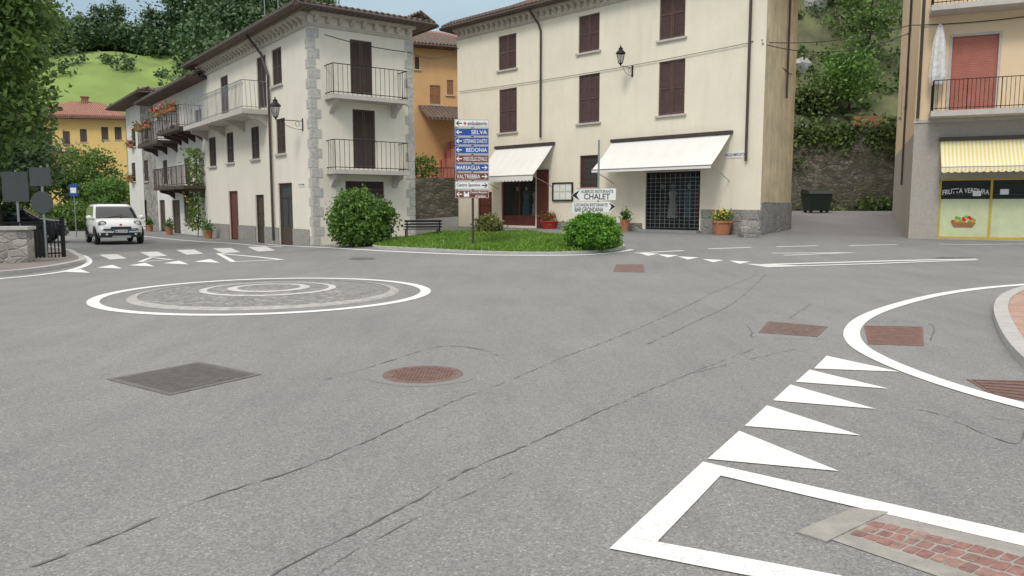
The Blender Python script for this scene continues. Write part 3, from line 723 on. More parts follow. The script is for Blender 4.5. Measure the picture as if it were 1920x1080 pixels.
# ================================================================ HOUSE A3
P3=P2+Vector((*dL,0))*(l2+.01)
A3=thing('stone_house','tall stone and white house with dark overhanging roof at the far end of the row','house',P3)
F3=Fac(A3,P3,-dL); l3=-F3.w(240,300)[0]; z3=z2+.5
h3=[F3.rect(*r) for r in ((270,225,278,262),(247,240,254,275),(270,300,278,340),(247,305,254,340),(262,375,276,430))]
wall(F3,-l3*.45,0,-.2,z3,h3[:1]+h3[2:3]+h3[4:],'stonehouse'); wall(F3,-l3,-l3*.45,-.2,z3,[h3[1],h3[3]],'whitewall')
for i in (0,1,2,3): shutwin(F3,h3[i])
door(F3,h3[4],'darkwood'); roof(F3,[(0,-.01),(0,7),(-l3,7),(-l3,-.01)],z3,.9,1.3)
F3.part('rear_wall',MB().box(-l3,0,6.8,7,-.2,z3).box(-.2,-.005,.01,6.8,z2-1,z3).box(-l3,-l3+.2,.01,6.8,0,z3),'whitewall')
def flowerbox(F,s,z,y,i,label,w=.8,fm='fred'):
    t=thing('flower_box',label,'flower box',F.world(s,y,z)); T=F.R
    obj('box',MB().box(-w/2,w/2,-.1,.1,0,.18),'terra',t,T)
    rg=np.random.default_rng(i); P=rg.normal(size=(200,3))*np.array([w*.32,.12,.12])+np.array([0,0,.22]); leafobj('foliage',P,'leafB',.11,i,t).matrix_local=T
    P=rg.normal(size=(60,3))*np.array([w*.32,.13,.12])+np.array([0,-.05,.26]); leafobj('flowers',P,fm,.09,i+1,t,aspect=.9).matrix_local=T
zb=F2.w(384,238)[1]
flowerbox(F2,-1.0,zb+.75,-1.2,21,'red geranium box on the row house upper balcony, nearest the corner house')
flowerbox(F2,-2.6,zb+.75,-1.2,23,'pink geranium box in the middle of the row house upper balcony',fm='fpink')
flowerbox(F2,-4.0,zb+.75,-1.2,25,'red geranium box at the far end of the nearer upper balcony')
flowerbox(F2,-7.0,zb+.45,-1.1,27,'pink geranium box on the farther upper balcony of the row house',fm='fpink')
flowerbox(F2,-9.0,zb+.45,-1.1,29,'red geranium box on the farther upper balcony beside the stone house')
flowerbox(F3,h3[1][0]+.4,h3[1][2]-.05,-.18,31,'pink geranium box on the white part of the stone house, upper window',fm='fpink')
flowerbox(F3,h3[3][0]+.4,h3[3][2]-.05,-.18,33,'red geranium box on the white part of the stone house, lower window')
Pc=F2.world(-.5,-.35,0); t=thing('climbing_plant','tall climbing plant with yellow flowers at the joint of the two houses','plant',Pc)
obj('stem',MB().path([(0,0,0),(.05,.1,1.5),(0,.12,3),(.06,.1,4)],.025,6),'bark',t)
rg=np.random.default_rng(5); P=np.column_stack([rg.normal(0,.25,1100),rg.normal(0,.15,1100),rg.uniform(.3,4.2,1100)]); leafobj('foliage',P,'leafE',.16,6,t)
leafobj('flowers',P[:110]*np.array([1.3,1.3,1]),'fyel',.11,8,t)
def pot(label,P,r,h,mt,fm,seed,fh=.3,name='flower_pot',leafm='leafB'):
    t=thing(name,label,'flower pot',P); obj('pot',MB().lathe([(.001,0),(r*.72,0),(r*.95,h*.85),(r*1.05,h*.85),(r*1.05,h),(r*.9,h),(r*.88,h*.9),(.001,h*.9)],n=20),mt,t,smooth=False)
    rg=np.random.default_rng(seed); P=rg.normal(size=(260,3))*np.array([r*.5,r*.5,fh*.35])+np.array([0,0,h+fh*.35]); leafobj('foliage',P,leafm,.11,seed,t)
    if fm: P=rg.normal(size=(70,3))*np.array([r*.55,r*.55,fh*.3])+np.array([0,0,h+fh*.6]); leafobj('flowers',P,fm,.08,seed+1,t,aspect=.9)
for i,(x,y,lb) in enumerate(((391,447,'small terracotta pot by the climbing plant, nearest the camera of the three along the row'),(318,440,'small terracotta pot before the row house door, middle of three'),(281,434,'small terracotta pot by the stone house, farthest of three'))):
    P=gnd(x,y); pot(lb,P,.2,.36,'terra',None,50+i,.4)
# ================================================================ HOUSE B
PB=gnd(1424,442)
B=thing('shop_house','large ivory three storey building with brown shutters and two white awnings over its shops','house',PB)
BF=Fac(B,PB,(.6996,-.7145)); BS=Fac(B,PB,(.495,.869))
sB=BF.w(859,300)[0]; zB=BF.w(862,56)[1]
hB=[BF.rect(*r) for r in ((935,65,968,130),(1085,27,1124,97),(1237,-24,1285,72),(936,166,969,248),(1085,139,1124,230),(1235,113,1284,215),(940,333,1004,423),(1087,291,1123,352),(1210,322,1312,432),(896,360,922,424))]
wall(BF,sB,0,-.5,zB,hB,'stuccoB')
for i in range(6): shutwin(BF,hB[i],'shutterB')
a,b,c,d=hB[7]; w=BF.part('window',framemb(a,b,c,d,.05,.14,.06),'redwood'); sub('pane',MB().box(a+.06,b-.06,.10,.11,c+.06,d-.06),'sback',w)
m=MB()
for i in range(1,6): x=a+(b-a)*i/6; m.tube((x,.02,c),(x,.02,d),.008,5)
for i in range(1,6): q=c+(d-c)*i/6; m.tube((a,.02,q),(b,.02,q),.008,5)
sub('grille',m,'redwood',w); sub('sill',MB().box(a-.08,b+.08,-.07,.03,c-.06,c-.004),'trim',w)
door(BF,hB[9],'redwood')
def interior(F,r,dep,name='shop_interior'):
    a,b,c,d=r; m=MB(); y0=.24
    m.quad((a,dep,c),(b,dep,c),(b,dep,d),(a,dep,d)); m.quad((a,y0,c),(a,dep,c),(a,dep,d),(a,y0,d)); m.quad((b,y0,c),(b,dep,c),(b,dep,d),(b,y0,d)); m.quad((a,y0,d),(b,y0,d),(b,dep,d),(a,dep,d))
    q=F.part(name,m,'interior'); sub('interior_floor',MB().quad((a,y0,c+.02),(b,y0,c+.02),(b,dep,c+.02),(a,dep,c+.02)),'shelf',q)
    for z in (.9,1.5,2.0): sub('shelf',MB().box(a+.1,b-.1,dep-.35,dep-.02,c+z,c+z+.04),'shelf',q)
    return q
def mannequin(P,rz,mt,label):
    t=thing('mannequin',label,'mannequin',P,rz,); 
    obj('garment',MB().lathe([(.001,.75),(.17,.78),(.15,.95),(.11,1.1),(.15,1.3),(.17,1.4),(.05,1.46),(.045,1.52)],n=14),mt,t,smooth=True).scale=(1,.65,1)
    obj('head',MB().ball((0,0,1.62),.075,.085,.11,12),'cloth3',t,smooth=True)
    obj('skirt',MB().lathe([(.17,.8),(.2,.45),(.21,.42)],n=14),mt,t); obj('stand',MB().tube((0,0,0),(0,0,.8),.018,6).lathe([(.001,.02),(.16,.02),(.16,0)],n=14),'iron',t)
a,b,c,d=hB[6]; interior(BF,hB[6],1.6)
w=BF.part('shop_window',framemb(a,b,c,d,.06,.16,.08),'redwood'); sub('glazing_bar',MB().box((a+b)/2-.03,(a+b)/2+.03,.08,.14,c+.08,d-.08).box(a+.08,b-.08,.085,.135,c+.08,c+.45),'redwood',w); sub('pane',MB().box(a+.08,b-.08,.105,.115,c+.45,d-.08),'cglass',w)
r=BF.rect(1008,318,1029,428); m=MB().box(r[0],r[1],-.06,-.003,r[2],r[3]); 
for i in range(4): q=r[2]+.1+i*(r[3]-r[2]-.1)/4; m.box(r[0]+.1,r[1]-.1,-.085,-.062,q,q+(r[3]-r[2])/4-.12)
BF.part('folded_door',m,'redwood')
for i,(u,mt,lb) in enumerate(((.25,'cloth1','mannequin in dark clothes in the left shop window'),(.52,'cloth4','mannequin in teal clothes in the left shop window'),(.8,'cloth3','mannequin in pale clothes in the left shop window'))):
    mannequin(BF.world(a+(b-a)*u,.5,c+.03),0,mt,lb)
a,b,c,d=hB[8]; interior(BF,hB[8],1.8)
w=BF.part('shop_window',framemb(a,b,c,d,.06,.16,.07),'iron'); sub('pane',MB().box(a+.07,b-.07,.15,.155,c+.1,d-.07),'cglass',w)
m=MB()
for i in range(1,11): x=a+(b-a)*i/11; m.box(x-.006,x+.006,.03,.045,c+.08,d-.07)
for i in range(0,14): q=c+.1+(d-c-.2)*i/14; m.box(a+.05,b-.05,.028,.047,q,q+.012)
sub('roller_grille',m,'galv',w); sub('step',MB().box(a-.1,b+.1,-.35,.0,c-.4,c+.02),'rolling',w)
for i,(u,mt,lb) in enumerate(((.15,'cloth1','mannequin in dark clothes behind the roller grille, left'),(.35,'cloth3','mannequin in pale clothes behind the roller grille'),(.65,'cloth4','mannequin in teal clothes behind the roller grille'),(.85,'cloth2','mannequin in red clothes behind the roller grille, right'))):
    mannequin(BF.world(a+(b-a)*u,.6,c+.03),0,mt,lb)
BF.part('lintel_panel',MB().box(a-.05,b+.05,-.02,-.003,d+.02,d+.2),'trim')
a=hB[8][1]+.08; z=BF.w(1370,393)[1]
BF.part('plinth',MB().box(a,.04,-.05,-.003,-.5,z),'stoneplinth'); BF.part('plinth',MB().box(hB[6][1]+.75,hB[8][0]-.12,-.03,-.003,-.5,.35),'stoneplinth')
lS=BS.w(1486,300)[0]; lS=6 if lS<3 or lS>12 else lS
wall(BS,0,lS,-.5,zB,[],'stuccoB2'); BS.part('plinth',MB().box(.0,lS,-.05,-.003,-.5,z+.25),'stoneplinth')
xx,yy=-.2746*lS,.9616*lS
BF.part('rear_wall',MB().quad((sB,0,-.5),(sB-.5,6,-.5),(sB-.5,6,zB),(sB,0,zB)).quad((sB-.5,6,-.5),(xx,yy,-.5),(xx,yy,zB),(sB-.5,6,zB)),'stuccoB')
cornice(BF,sB,0,zB,'cornice',.34,.30); roof(BF,[(0,0),(sB,0),(sB-.5,6),(xx,yy)],zB,.55,1.4)
s=BF.w(1016,130)[0]; zz=BF.w(1018,258)[1]; pipe(BF,[(s-.3,-.5,zB-.02),(s-.1,-.12,zB-.6),(s,-.08,zB-.9),(s,-.08,zz)],.045)
s=BF.w(1406,130)[0]; zz=BF.w(1406,302)[1]; pipe(BF,[(s,-.08,zB-.1),(s,-.08,zz)],.05); pipe(BS,[(lS*.62,-.08,zB-.1),(lS*.62,-.08,5)],.04)
r=BF.rect(1150,262,1372,300); awning(BF,r[0],r[1],BF.w(1261,258)[1],1.25,2.85-PB.z+.0,'awnw','long white canvas awning over the shop with a roller grille',.13,False)
r=BF.rect(917,275,1043,300); awning(BF,r[0]+.55,r[1]-.1,BF.w(980,275)[1],1.25,2.75-PB.z,'awnw','smaller white canvas awning over the red framed shop',.25,True)
r=BF.rect(1037,342,1075,377); t=thing('notice_board','black framed glazed notice board on the ivory wall between the shops','notice board',BF.world(r[0],0,r[2])); w_,h_=r[1]-r[0],r[3]-r[2]
obj('frame',framemb(0,w_,0,h_,-.07,-.003,.05),'iron',t,BF.R); obj('backing',MB().box(.05,w_-.05,-.03,-.01,.05,h_-.05),'frost',t,BF.R)
for i in range(3):
    for j in range(2): obj('notice',MB().box(.1+i*(w_-.15)/3,.05+(i+1)*(w_-.15)/3,-.036,-.031,.09+j*(h_-.12)/2,.03+(j+1)*(h_-.12)/2),'swhite',t,BF.R)
r=BF.rect(1358,284,1399,296); t=thing('street_plate','small white street name plate on the ivory wall beside the large awning','sign',BF.world(r[0],0,r[2])); t.rotation_euler=BF.R.to_euler()
obj('plate',MB().box(0,r[1]-r[0],-.02,-.003,0,r[3]-r[2]),'swhite',t); text('PIAZZA MERCATO',t,'sblack',.05,.06,r[1]-r[0]-.1,(r[3]-r[2])*.45,-.024)
r=AL.rect(560,343,573,350); t=thing('street_plate','tiny white street plate beside the glazed door of the cream corner house','sign',AL.world(r[0],0,r[2])); t.rotation_euler=AL.R.to_euler()
obj('plate',MB().box(0,r[1]-r[0],-.02,-.003,0,r[3]-r[2]),'swhite',t); text('VIA ROMA',t,'sblack',.04,.04,r[1]-r[0]-.08,(r[3]-r[2])*.45,-.024)
# ================================================================ wall lanterns
def lantern(F,s,z,reach,label,k=.70):
    t=thing('wall_lantern',label,'street lamp',F.world(s,0,z),0,'wall lanterns on the two pale houses'); t.rotation_euler=F.R.to_euler(); t.scale=(k,k,k); reach/=k
    m=MB().box(-.05,.05,-.03,-.002,-.35,.25).path([(0,-.02,.12),(0,-reach,.12)],.018,8).path([(0,-.02,-.3)]+[(0,-.02-reach*.75*math.sin(a),-.3+.4*(1-math.cos(a))) for a in (.4,.8,1.2,1.57)],.012,6)
    for q in range(10):
        a0,a1=q*.63,(q+1)*.63; m.tube((0,-.28+.11*math.cos(a0),-.03+.11*math.sin(a0)),(0,-.28+.11*math.cos(a1),-.03+.11*math.sin(a1)),.010,5)
    obj('bracket',m,'iron',t); y=-reach
    fr=MB(); 
    for i in range(6):
        a0=i*math.pi/3; b0=a0+math.pi/3
        lo=lambda a:(.12*math.cos(a),y+.12*math.sin(a),.25); hi=lambda a:(.23*math.cos(a),y+.23*math.sin(a),.75)
        fr.tube(lo(a0),hi(a0),.012,5); fr.tube(hi(a0),hi(b0),.014,5); fr.tube(lo(a0),lo(b0),.014,5)
    fr.lathe([(.03,.12),(.05,.18),(.12,.25)],(0,y,0),6)
    f=obj('lantern_frame',fr,'iron',t); g=MB().lathe([(.113,.255),(.222,.745)],(0,y,0),6); obj('glass',g,'lampglass',f)
    obj('bulb',MB().ball((0,y,.45),.06,.06,.10,10),'swhite',t,smooth=True)
    obj('cap',MB().lathe([(.27,.75),(.24,.82),(.13,.93),(.10,1.0),(.13,1.02),(.05,1.08),(.02,1.18),(.001,1.22)],(0,y,0),12),'iron',t)
s,z=AL.w(568,232); lantern(AL,s+.0,z,.95,'black lantern on a scrolled bracket by the quoined corner of the cream house')
s,z=BF.w(1186,132); lantern(BF,s,z,.75,'black lantern on a scrolled bracket between the upper windows of the ivory building')
# ================================================================ HOUSE C
PC=gnd(1703,447)
Cc=thing('grocery_house','peach building with grey ground floor, red roller shutter and a yellow striped shop awning','house',PC)
CF=Fac(Cc,PC,(.914,-.406)); CS=Fac(Cc,PC,(-.406,-.914))
zC=12.8; zg=CF.w(1720,228)[1]; WC=CF.w(2080,300)[0]
hC=[CF.rect(1782,66,1870,206),CF.rect(1760,332,1958,442)]
hC[1]=(hC[1][0],hC[1][1],.03,CF.w(1800,335)[1])
wall(CF,0,WC,zg,zC,[hC[0]],'stuccoC',name='upper_wall'); wall(CF,0,WC,-.4,zg,[hC[1]],'roughgrey',name='ground_floor_wall')
CF.part('string_course',MB().box(-.03,WC,-.04,-.002,zg-.05,zg+.05),'trim')
lC=14; hs=[(-6,-5.2,zg+1.2,zg+2.6),(-10.5,-9.7,zg+1.2,zg+2.6),(-6,-5.2,zg+4.2,zg+5.6)]
wall(CS,-lC,0,zg-.4,zC,hs,'stuccoC',name='side_wall'); wall(CS,-lC,0,-.4,zg-.4,[],'roughgrey',name='ground_floor_wall')
for q in hs: shutwin(CS,q,'shutter')
CF.part('rear_wall',MB().box(0,WC,lC-.2,lC,-.4,zC),'stuccoC'); roof(CF,[(0,0),(WC,0),(WC,lC),(0,lC)],zC,.6,1.3)
a,b,c,d=hC[0]; w=CF.part('balcony_door',framemb(a-.07,b+.07,c,d+.07,-.02,.02,.08,False),'trim')
m=MB(); k=int((d-c)/.055)
for i in range(k): q=c+(d-c)*i/k; m.prism([(a,.08,q),(a,.074,q+.025),(a,.08,q+.05)],(b-a,0,0))
m.box(a,b,.085,.10,c,d); sub('roller_shutter',m,'redroll',w)
z=CF.w(1745,214)[1]; balcony(CF,CF.w(1743,180)[0],WC-.5,z,1.0,'iron','trim',1.0,0,.18,.12); 
z=CF.w(1745,22)[1]; balcony(CF,CF.w(1743,10)[0],WC-.5,z,1.0,'iron','trim',1.0,0,.18,.12)
pipe(CF,[(.08,-.09,zC),(.08,-.09,zg+.1)],.05); pipe(CS,[(-5,-.07,zC),(-5,-.07,2)],.04)
r=CF.rect(1762,258,1990,300); awning(CF,r[0],r[1],CF.w(1800,262)[1],.9,CF.w(1800,262)[1]-.95,'awny','yellow and white striped awning over the greengrocer shop window',.2,True)
a,b,c,d=hC[1]; interior(CF,hC[1],1.8); w=CF.part('shop_window',framemb(a,b,c,d,.04,.14,.06),'yframe')
xm=CF.w(1857,400)[0]; zm=c+(d-c)*.66
sub('glazing_bar',MB().box(xm-.035,xm+.035,.05,.13,c+.06,d-.06),'yframe',w)
sub('upper_pane',MB().box(a+.06,b-.06,.085,.095,zm,d-.06),'cglass',w)
sub('window_film',MB().box(a+.06,xm-.035,.075,.085,c+.06,zm),'frost',w); sub('window_film',MB().box(xm+.035,b-.06,.075,.085,c+.06,zm),'frost',w)
text('FRUTTA VERDURA',w,'swhite',a+.10,d-.56,xm-a-.16,.17,.06,bend=.07)
rn=random.Random(4); cx=(a+xm)/2
frs=[MB(),MB(),MB()]
for i in range(24):
    x=cx+rn.uniform(-.36,.36); q=c+.55+rn.uniform(0,.34)*(1-abs(x-cx)/.42); frs[i%3].ball((x,.068,q),.06,.006,.055,10)
for f_,mt in zip(frs,('fruit1','fruit2','sred')): sub('fruit_decal',f_,mt,w)
sub('basket_decal',MB().prism([(cx-.38,.07,c+.55),(cx+.38,.07,c+.55),(cx+.28,.07,c+.38),(cx-.28,.07,c+.38)],(0,-.01,0)),'woodor',w)
sub('price_card',MB().box(xm-.55,xm-.3,.055,.06,zm+.1,zm+.28),'swhite',w); sub('price_card',MB().box(xm+.25,xm+.5,.055,.06,zm+.15,zm+.33),'swhite',w)
P=CF.world(CF.w(1758,100)[0],-.45,CF.w(1766,208)[1]); t=thing('folded_parasol','folded pale parasol standing on the peach balcony beside the red shutter','parasol',P)
obj('pole',MB().tube((0,0,0),(0,0,2.9),.02,6),'galv',t)
m=MB(); rings=[]
for z_,r_ in ((2.85,.02),(2.7,.08),(2.2,.15),(1.6,.19),(1.1,.21),(.85,.16),(.8,.12)):
    rings.append([(r_*(1+.28*(i%2))*math.cos(i*math.pi/8),r_*(1+.28*(i%2))*math.sin(i*math.pi/8),z_) for i in range(16)])
m.loft(rings); obj('canopy',m,'cloth3',t)
# ================================================================ alley between B and C
Wl=thing('retaining_wall','old rubble stone retaining wall closing the alley between the two buildings','wall',(15,45.5,1))
obj('masonry',MB().prism([(-4,0,-1),(18,0,-1),(18,0,5.6),(11,0,5.3),(7.6,0,4.9),(5.2,0,5.1),(2.5,0,4.7),(-4,0,4.6)],(0,.8,0)),'stonewall',Wl)
P=gnd(1530,399); k=ppm(P); t=thing('waste_bin','blackish green wheeled waste container in front of the alley wall','waste container',P,.15); w_=46/k; h_=44/k
obj('body',MB().loft([[(-w_*.42,-.35,.12),(w_*.42,-.35,.12),(w_*.42,.35,.12),(-w_*.42,.35,.12)],[(-w_*.5,-.45,h_*.8),(w_*.5,-.45,h_*.8),(w_*.5,.45,h_*.8),(-w_*.5,.45,h_*.8)]]),'bin',t)
obj('lid',MB().loft([[(-w_*.53,-.48,h_*.8),(w_*.53,-.48,h_*.8),(w_*.53,.48,h_*.8),(-w_*.53,.48,h_*.8)],[(-w_*.5,-.3,h_*.93),(w_*.5,-.3,h_*.93),(w_*.5,.4,h_),(-w_*.5,.4,h_)]]),'bin',t)
for sx in (-1,1):
    for sy in (-1,1): obj('wheel',MB().lathe([(.001,-.03),(.08,-.03),(.08,.03),(.001,.03)],(sx*w_*.35,sy*.28,.08),12,'y'),'tyre',t)
P=at(1628,244,46.6); t=thing('wooden_fence','short orange brown wooden fence on top of the alley wall','fence',P); 
for i in range(8): obj('plank',MB().box(-.9+i*.23,-.7+i*.23,0,.03,0,.85),'woodor',t)
for z in (.25,.7): obj('rail',MB().box(-.92,.95,.032,.07,z,z+.07),'woodor',t)
def hr(x,y):
    return (4.5+.95*(y-46.3)-.004*max(0,y-60)**2*.5+1.0*math.sin(x*.35)*math.sin(y*.23)+.4*math.sin(x*1.3+y)*math.sin(y*.9))*ss(0,12,x)*ss(45.6,46.6,y)+(-3)*(1-ss(45.6,46.6,y))
g=grid(lines([(0,70,1)]),lines([(46,48,.5),(48,110,1)]),hr); struct('hillside',g,'hillr',smooth=True,fix=False)
rg=np.random.default_rng(11); pts=[]
for i in range(900):
    x=rg.uniform(8,50); y=46.8+rg.uniform(0,1)**1.3*45; r=rg.uniform(.3,.95)
    if x/y<.385 and y>56 and rg.uniform()<.6: continue
    pts.append(rg.normal(size=(60,3))*np.array([r,r,r*.8])*.5+np.array([x,y,hr(x,y)+r*.4]))
for i in range(110):
    x=rg.uniform(13,28); pts.append(rg.normal(size=(40,3))*np.array([.4,.12,.35])+np.array([x,45.45,6.0+rg.uniform(-2.2,.2)*rg.uniform(0,1)]))
for i in range(26):
    x=rg.uniform(13,25); pts.append(rg.normal(size=(30,3))*np.array([.35,.15,.25])+np.array([x,45.1,H(x,45)+.25]))
o=leafobj('undergrowth',np.concatenate(pts),'leafF',.30,12); o['kind']='stuff'; tag(o,'green undergrowth and weeds covering the steep hillside and its wall','undergrowth')
lbls=['small bushy tree above the alley wall beside the ivory building','rounded bright green tree just above the alley wall','dark tall hillside tree close to the peach building','dark tree at the top of the slope above the alley','dark broad tree on the slope behind the peach building','slim tree midway up the slope above the alley']
for i,(x,y,h,r,mt) in enumerate(((18.9,49.5,2.0,.9,'leafF'),(21.3,49.5,4.4,1.8,'leafB'),(23.6,52,8,2.5,'leafA'),(27.0,63,10,3.6,'leafD'),(30,58,9,3.5,'leafD'),(23.2,57,6.5,1.9,'leafA'))):
    tree('hillside_tree',lbls[i],(x,y,hr(x,y)-.2),h*.7,h*.65,(r,r,h*.42),.12,100+i,mt,120,24,.27,.45,'trees on the slope above the alley')
rn=random.Random(2)
for i,(px_,Y,sz,lb) in enumerate(((1503,48.2,.38,'pale grey boulder lying on the slope above the alley wall, beside the ivory building'),(1500,53,.7,'grey rock outcrop higher on the slope beside the ivory building'),(1530,50.5,.45,'grey rock poking out of the slope left of the rounded bright tree'),(1522,58,.9,'broad rock outcrop near the top of the visible slope'))):
    x=at(px_,188,Y).x; t=thing('boulder',lb,'rock',(x,Y,hr(x,Y)+.1)); m=MB(); m.ball((0,0,0),sz,sz,sz*.9,10); m.v=[(a*rn.uniform(.75,1.2),b*rn.uniform(.75,1.2),c*rn.uniform(.75,1.2)) for a,b,c in m.v]; obj('rock',m,'ringg',t)
# ================================================================ between A and B : orange house
PO=Vector((-6.6,47,1.0)); O=thing('orange_house','orange plastered house with brown tiled roof behind the gap between the two pale houses','house',PO)
OF=Fac(O,PO,(.93,.36))
ho=[OF.rect(778,106,786,130),OF.rect(806,160,826,196),OF.rect(838,150,850,178)]; zt=OF.w(812,92)[1]
wall(OF,-3,6.5,-.5,zt,ho,'orange'); shutwin(OF,ho[0],'darkwood'); shutwin(OF,ho[1],'woodor'); shutwin(OF,ho[2],'woodor'); roof(OF,[(-3,0),(6.5,0),(6.5,8),(-3,8)],zt,.7,1.6,'roof')
OF.part('rear_wall',MB().box(-3,6.5,7.8,8,-.5,zt),'orange')
z=OF.w(812,225)[1]; OF.part('porch_roof',MB().prism([(1.0,-2.4,z-.25),(3.9,-2.4,z-.25),(3.9,-.01,z+.7),(1.0,-.01,z+.7)],(0,0,.16)),'roof'); OF.part('porch_post',MB().box(3.6,3.8,-2.3,-2.1,-.5,z-.2),'woodor')
z=OF.w(812,250)[1]
m=MB()
for i in range(9): m.box(.6+i*.28,3.6,-2.0-.0,-.02,-.5+ (z/9)*i,-.5+(z/9)*(i+1))
OF.part('staircase',m,'redroll')
m=MB()
for i in range(9): m.tube((.6+i*.28+.1,-2.05,-.5+(z/9)*(i+1)),(.6+i*.28+.1,-2.05,.4+(z/9)*(i+1)),.02,5)
OF.part('stair_railing',m,'iron')
P=at(815,392,42.5); P.z=H(P.x,P.y); t=thing('garden_wall','low rubble stone wall with dark railing in the gap between the two pale houses','wall',P); obj('masonry',MB().box(-2.6,2.6,0,.4,-.3,2.2),'stonewall',t)
m=MB()
for i in range(26): m.tube((-2.5+i*.2,.2,2.2),(-2.5+i*.2,.2,2.75),.012,5)
m.box(-2.55,2.55,.18,.22,2.72,2.76); obj('railing',m,'iron',t)
bush('garden_shrub','small green shrub in front of the orange house above the stone wall',(at(795,270,43.5).x,43.5,2.9),(.8,.6,.7),61,'leafE',60,16,.16)
P=Vector((-9.5,66,1)); t=thing('brown_roof_house','house with a low brown tiled roof behind the orange house','house',P); FF=Fac(t,P,(.95,.3)); zt=FF.w(800,66)[1]; wall(FF,-5,9,-1,zt-.6,[],'orange'); roof(FF,[(-5,0),(9,0),(9,8),(-5,8)],zt-.6,.7,1.6,'roofred')
# ================================================================ traffic island, bushes, bench
isl=px([(702,463),(760,468),(880,474),(1000,477),(1090,475),(1150,470),(1166,462),(1120,452),(1000,441),(910,437),(830,440),(760,451)])
ip=catmull(isl,6,True); sheet('island',[(q.x,q.y) for q in ip],.06,'soil'); strip('kerb',isl,.12,0,'granite',closed=True,h=.07)
def inside(x,y,P):
    c=False; n=len(P)
    for i in range(n):
        a,b=P[i],P[i-1]
        if (a.y>y)!=(b.y>y) and x<(b.x-a.x)*(y-a.y)/(b.y-a.y)+a.x: c=not c
    return c
x0,x1,y0,y1=min(q.x for q in ip),max(q.x for q in ip),min(q.y for q in ip),max(q.y for q in ip)
gp=[]; rn=random.Random(9)
while len(gp)<30000:
    x,y=rn.uniform(x0,x1),rn.uniform(y0,y1)
    if inside(x,y,ip): gp.append((x,y,H(x,y)+.05+rn.uniform(.02,.07)*(1+.8*math.sin(x*2.1)*math.sin(y*1.7))))
o=leafobj('grass',gp,'grass',.12,14,upright=1.0,aspect=.25); o['kind']='stuff'; tag(o,'bright green grass growing on the traffic island','grass')
P=gnd(676,461); k=ppm(P); bush('round_bush','large round green bush before the corner of the cream house',P,(56/k,54/k,50/k),41,'leafB',420,40,.12,.12,lum=.35)
P=gnd(1113,471); k=ppm(P); bush('round_bush','clipped bright green ball bush at the right tip of the grass island',P,(50/k,50/k,34/k),43,'leafC',420,44,.085,.075,lum=.12)
P=gnd(916,439); k=ppm(P); bush('dry_bush','small yellowish bush at the back of the grass island beside the sign post',P,(24/k,24/k,17/k),45,'leafdry',140,26,.09,.08)
P=gnd(792,447); t=thing('park_bench','dark slatted metal bench behind the grass island','bench',P,.25); t.scale=(.85,.85,.72)
obj('seat',MB().box(-.75,.75,-.2,-.1,.43,.46).box(-.75,.75,-.07,.03,.43,.46).box(-.75,.75,.06,.16,.43,.46).box(-.75,.75,.19,.28,.43,.46),'iron',t); obj('backrest',MB().box(-.75,.75,-.30,-.27,.52,.6).box(-.75,.75,-.32,-.29,.65,.73).box(-.75,.75,-.34,-.31,.78,.88),'iron',t)
for x in (-.65,.65): obj('leg',MB().box(x-.025,x+.025,-.34,-.29,0,.86).box(x-.025,x+.025,.2,.25,0,.43).box(x-.025,x+.025,-.29,.2,.38,.43),'iron',t)
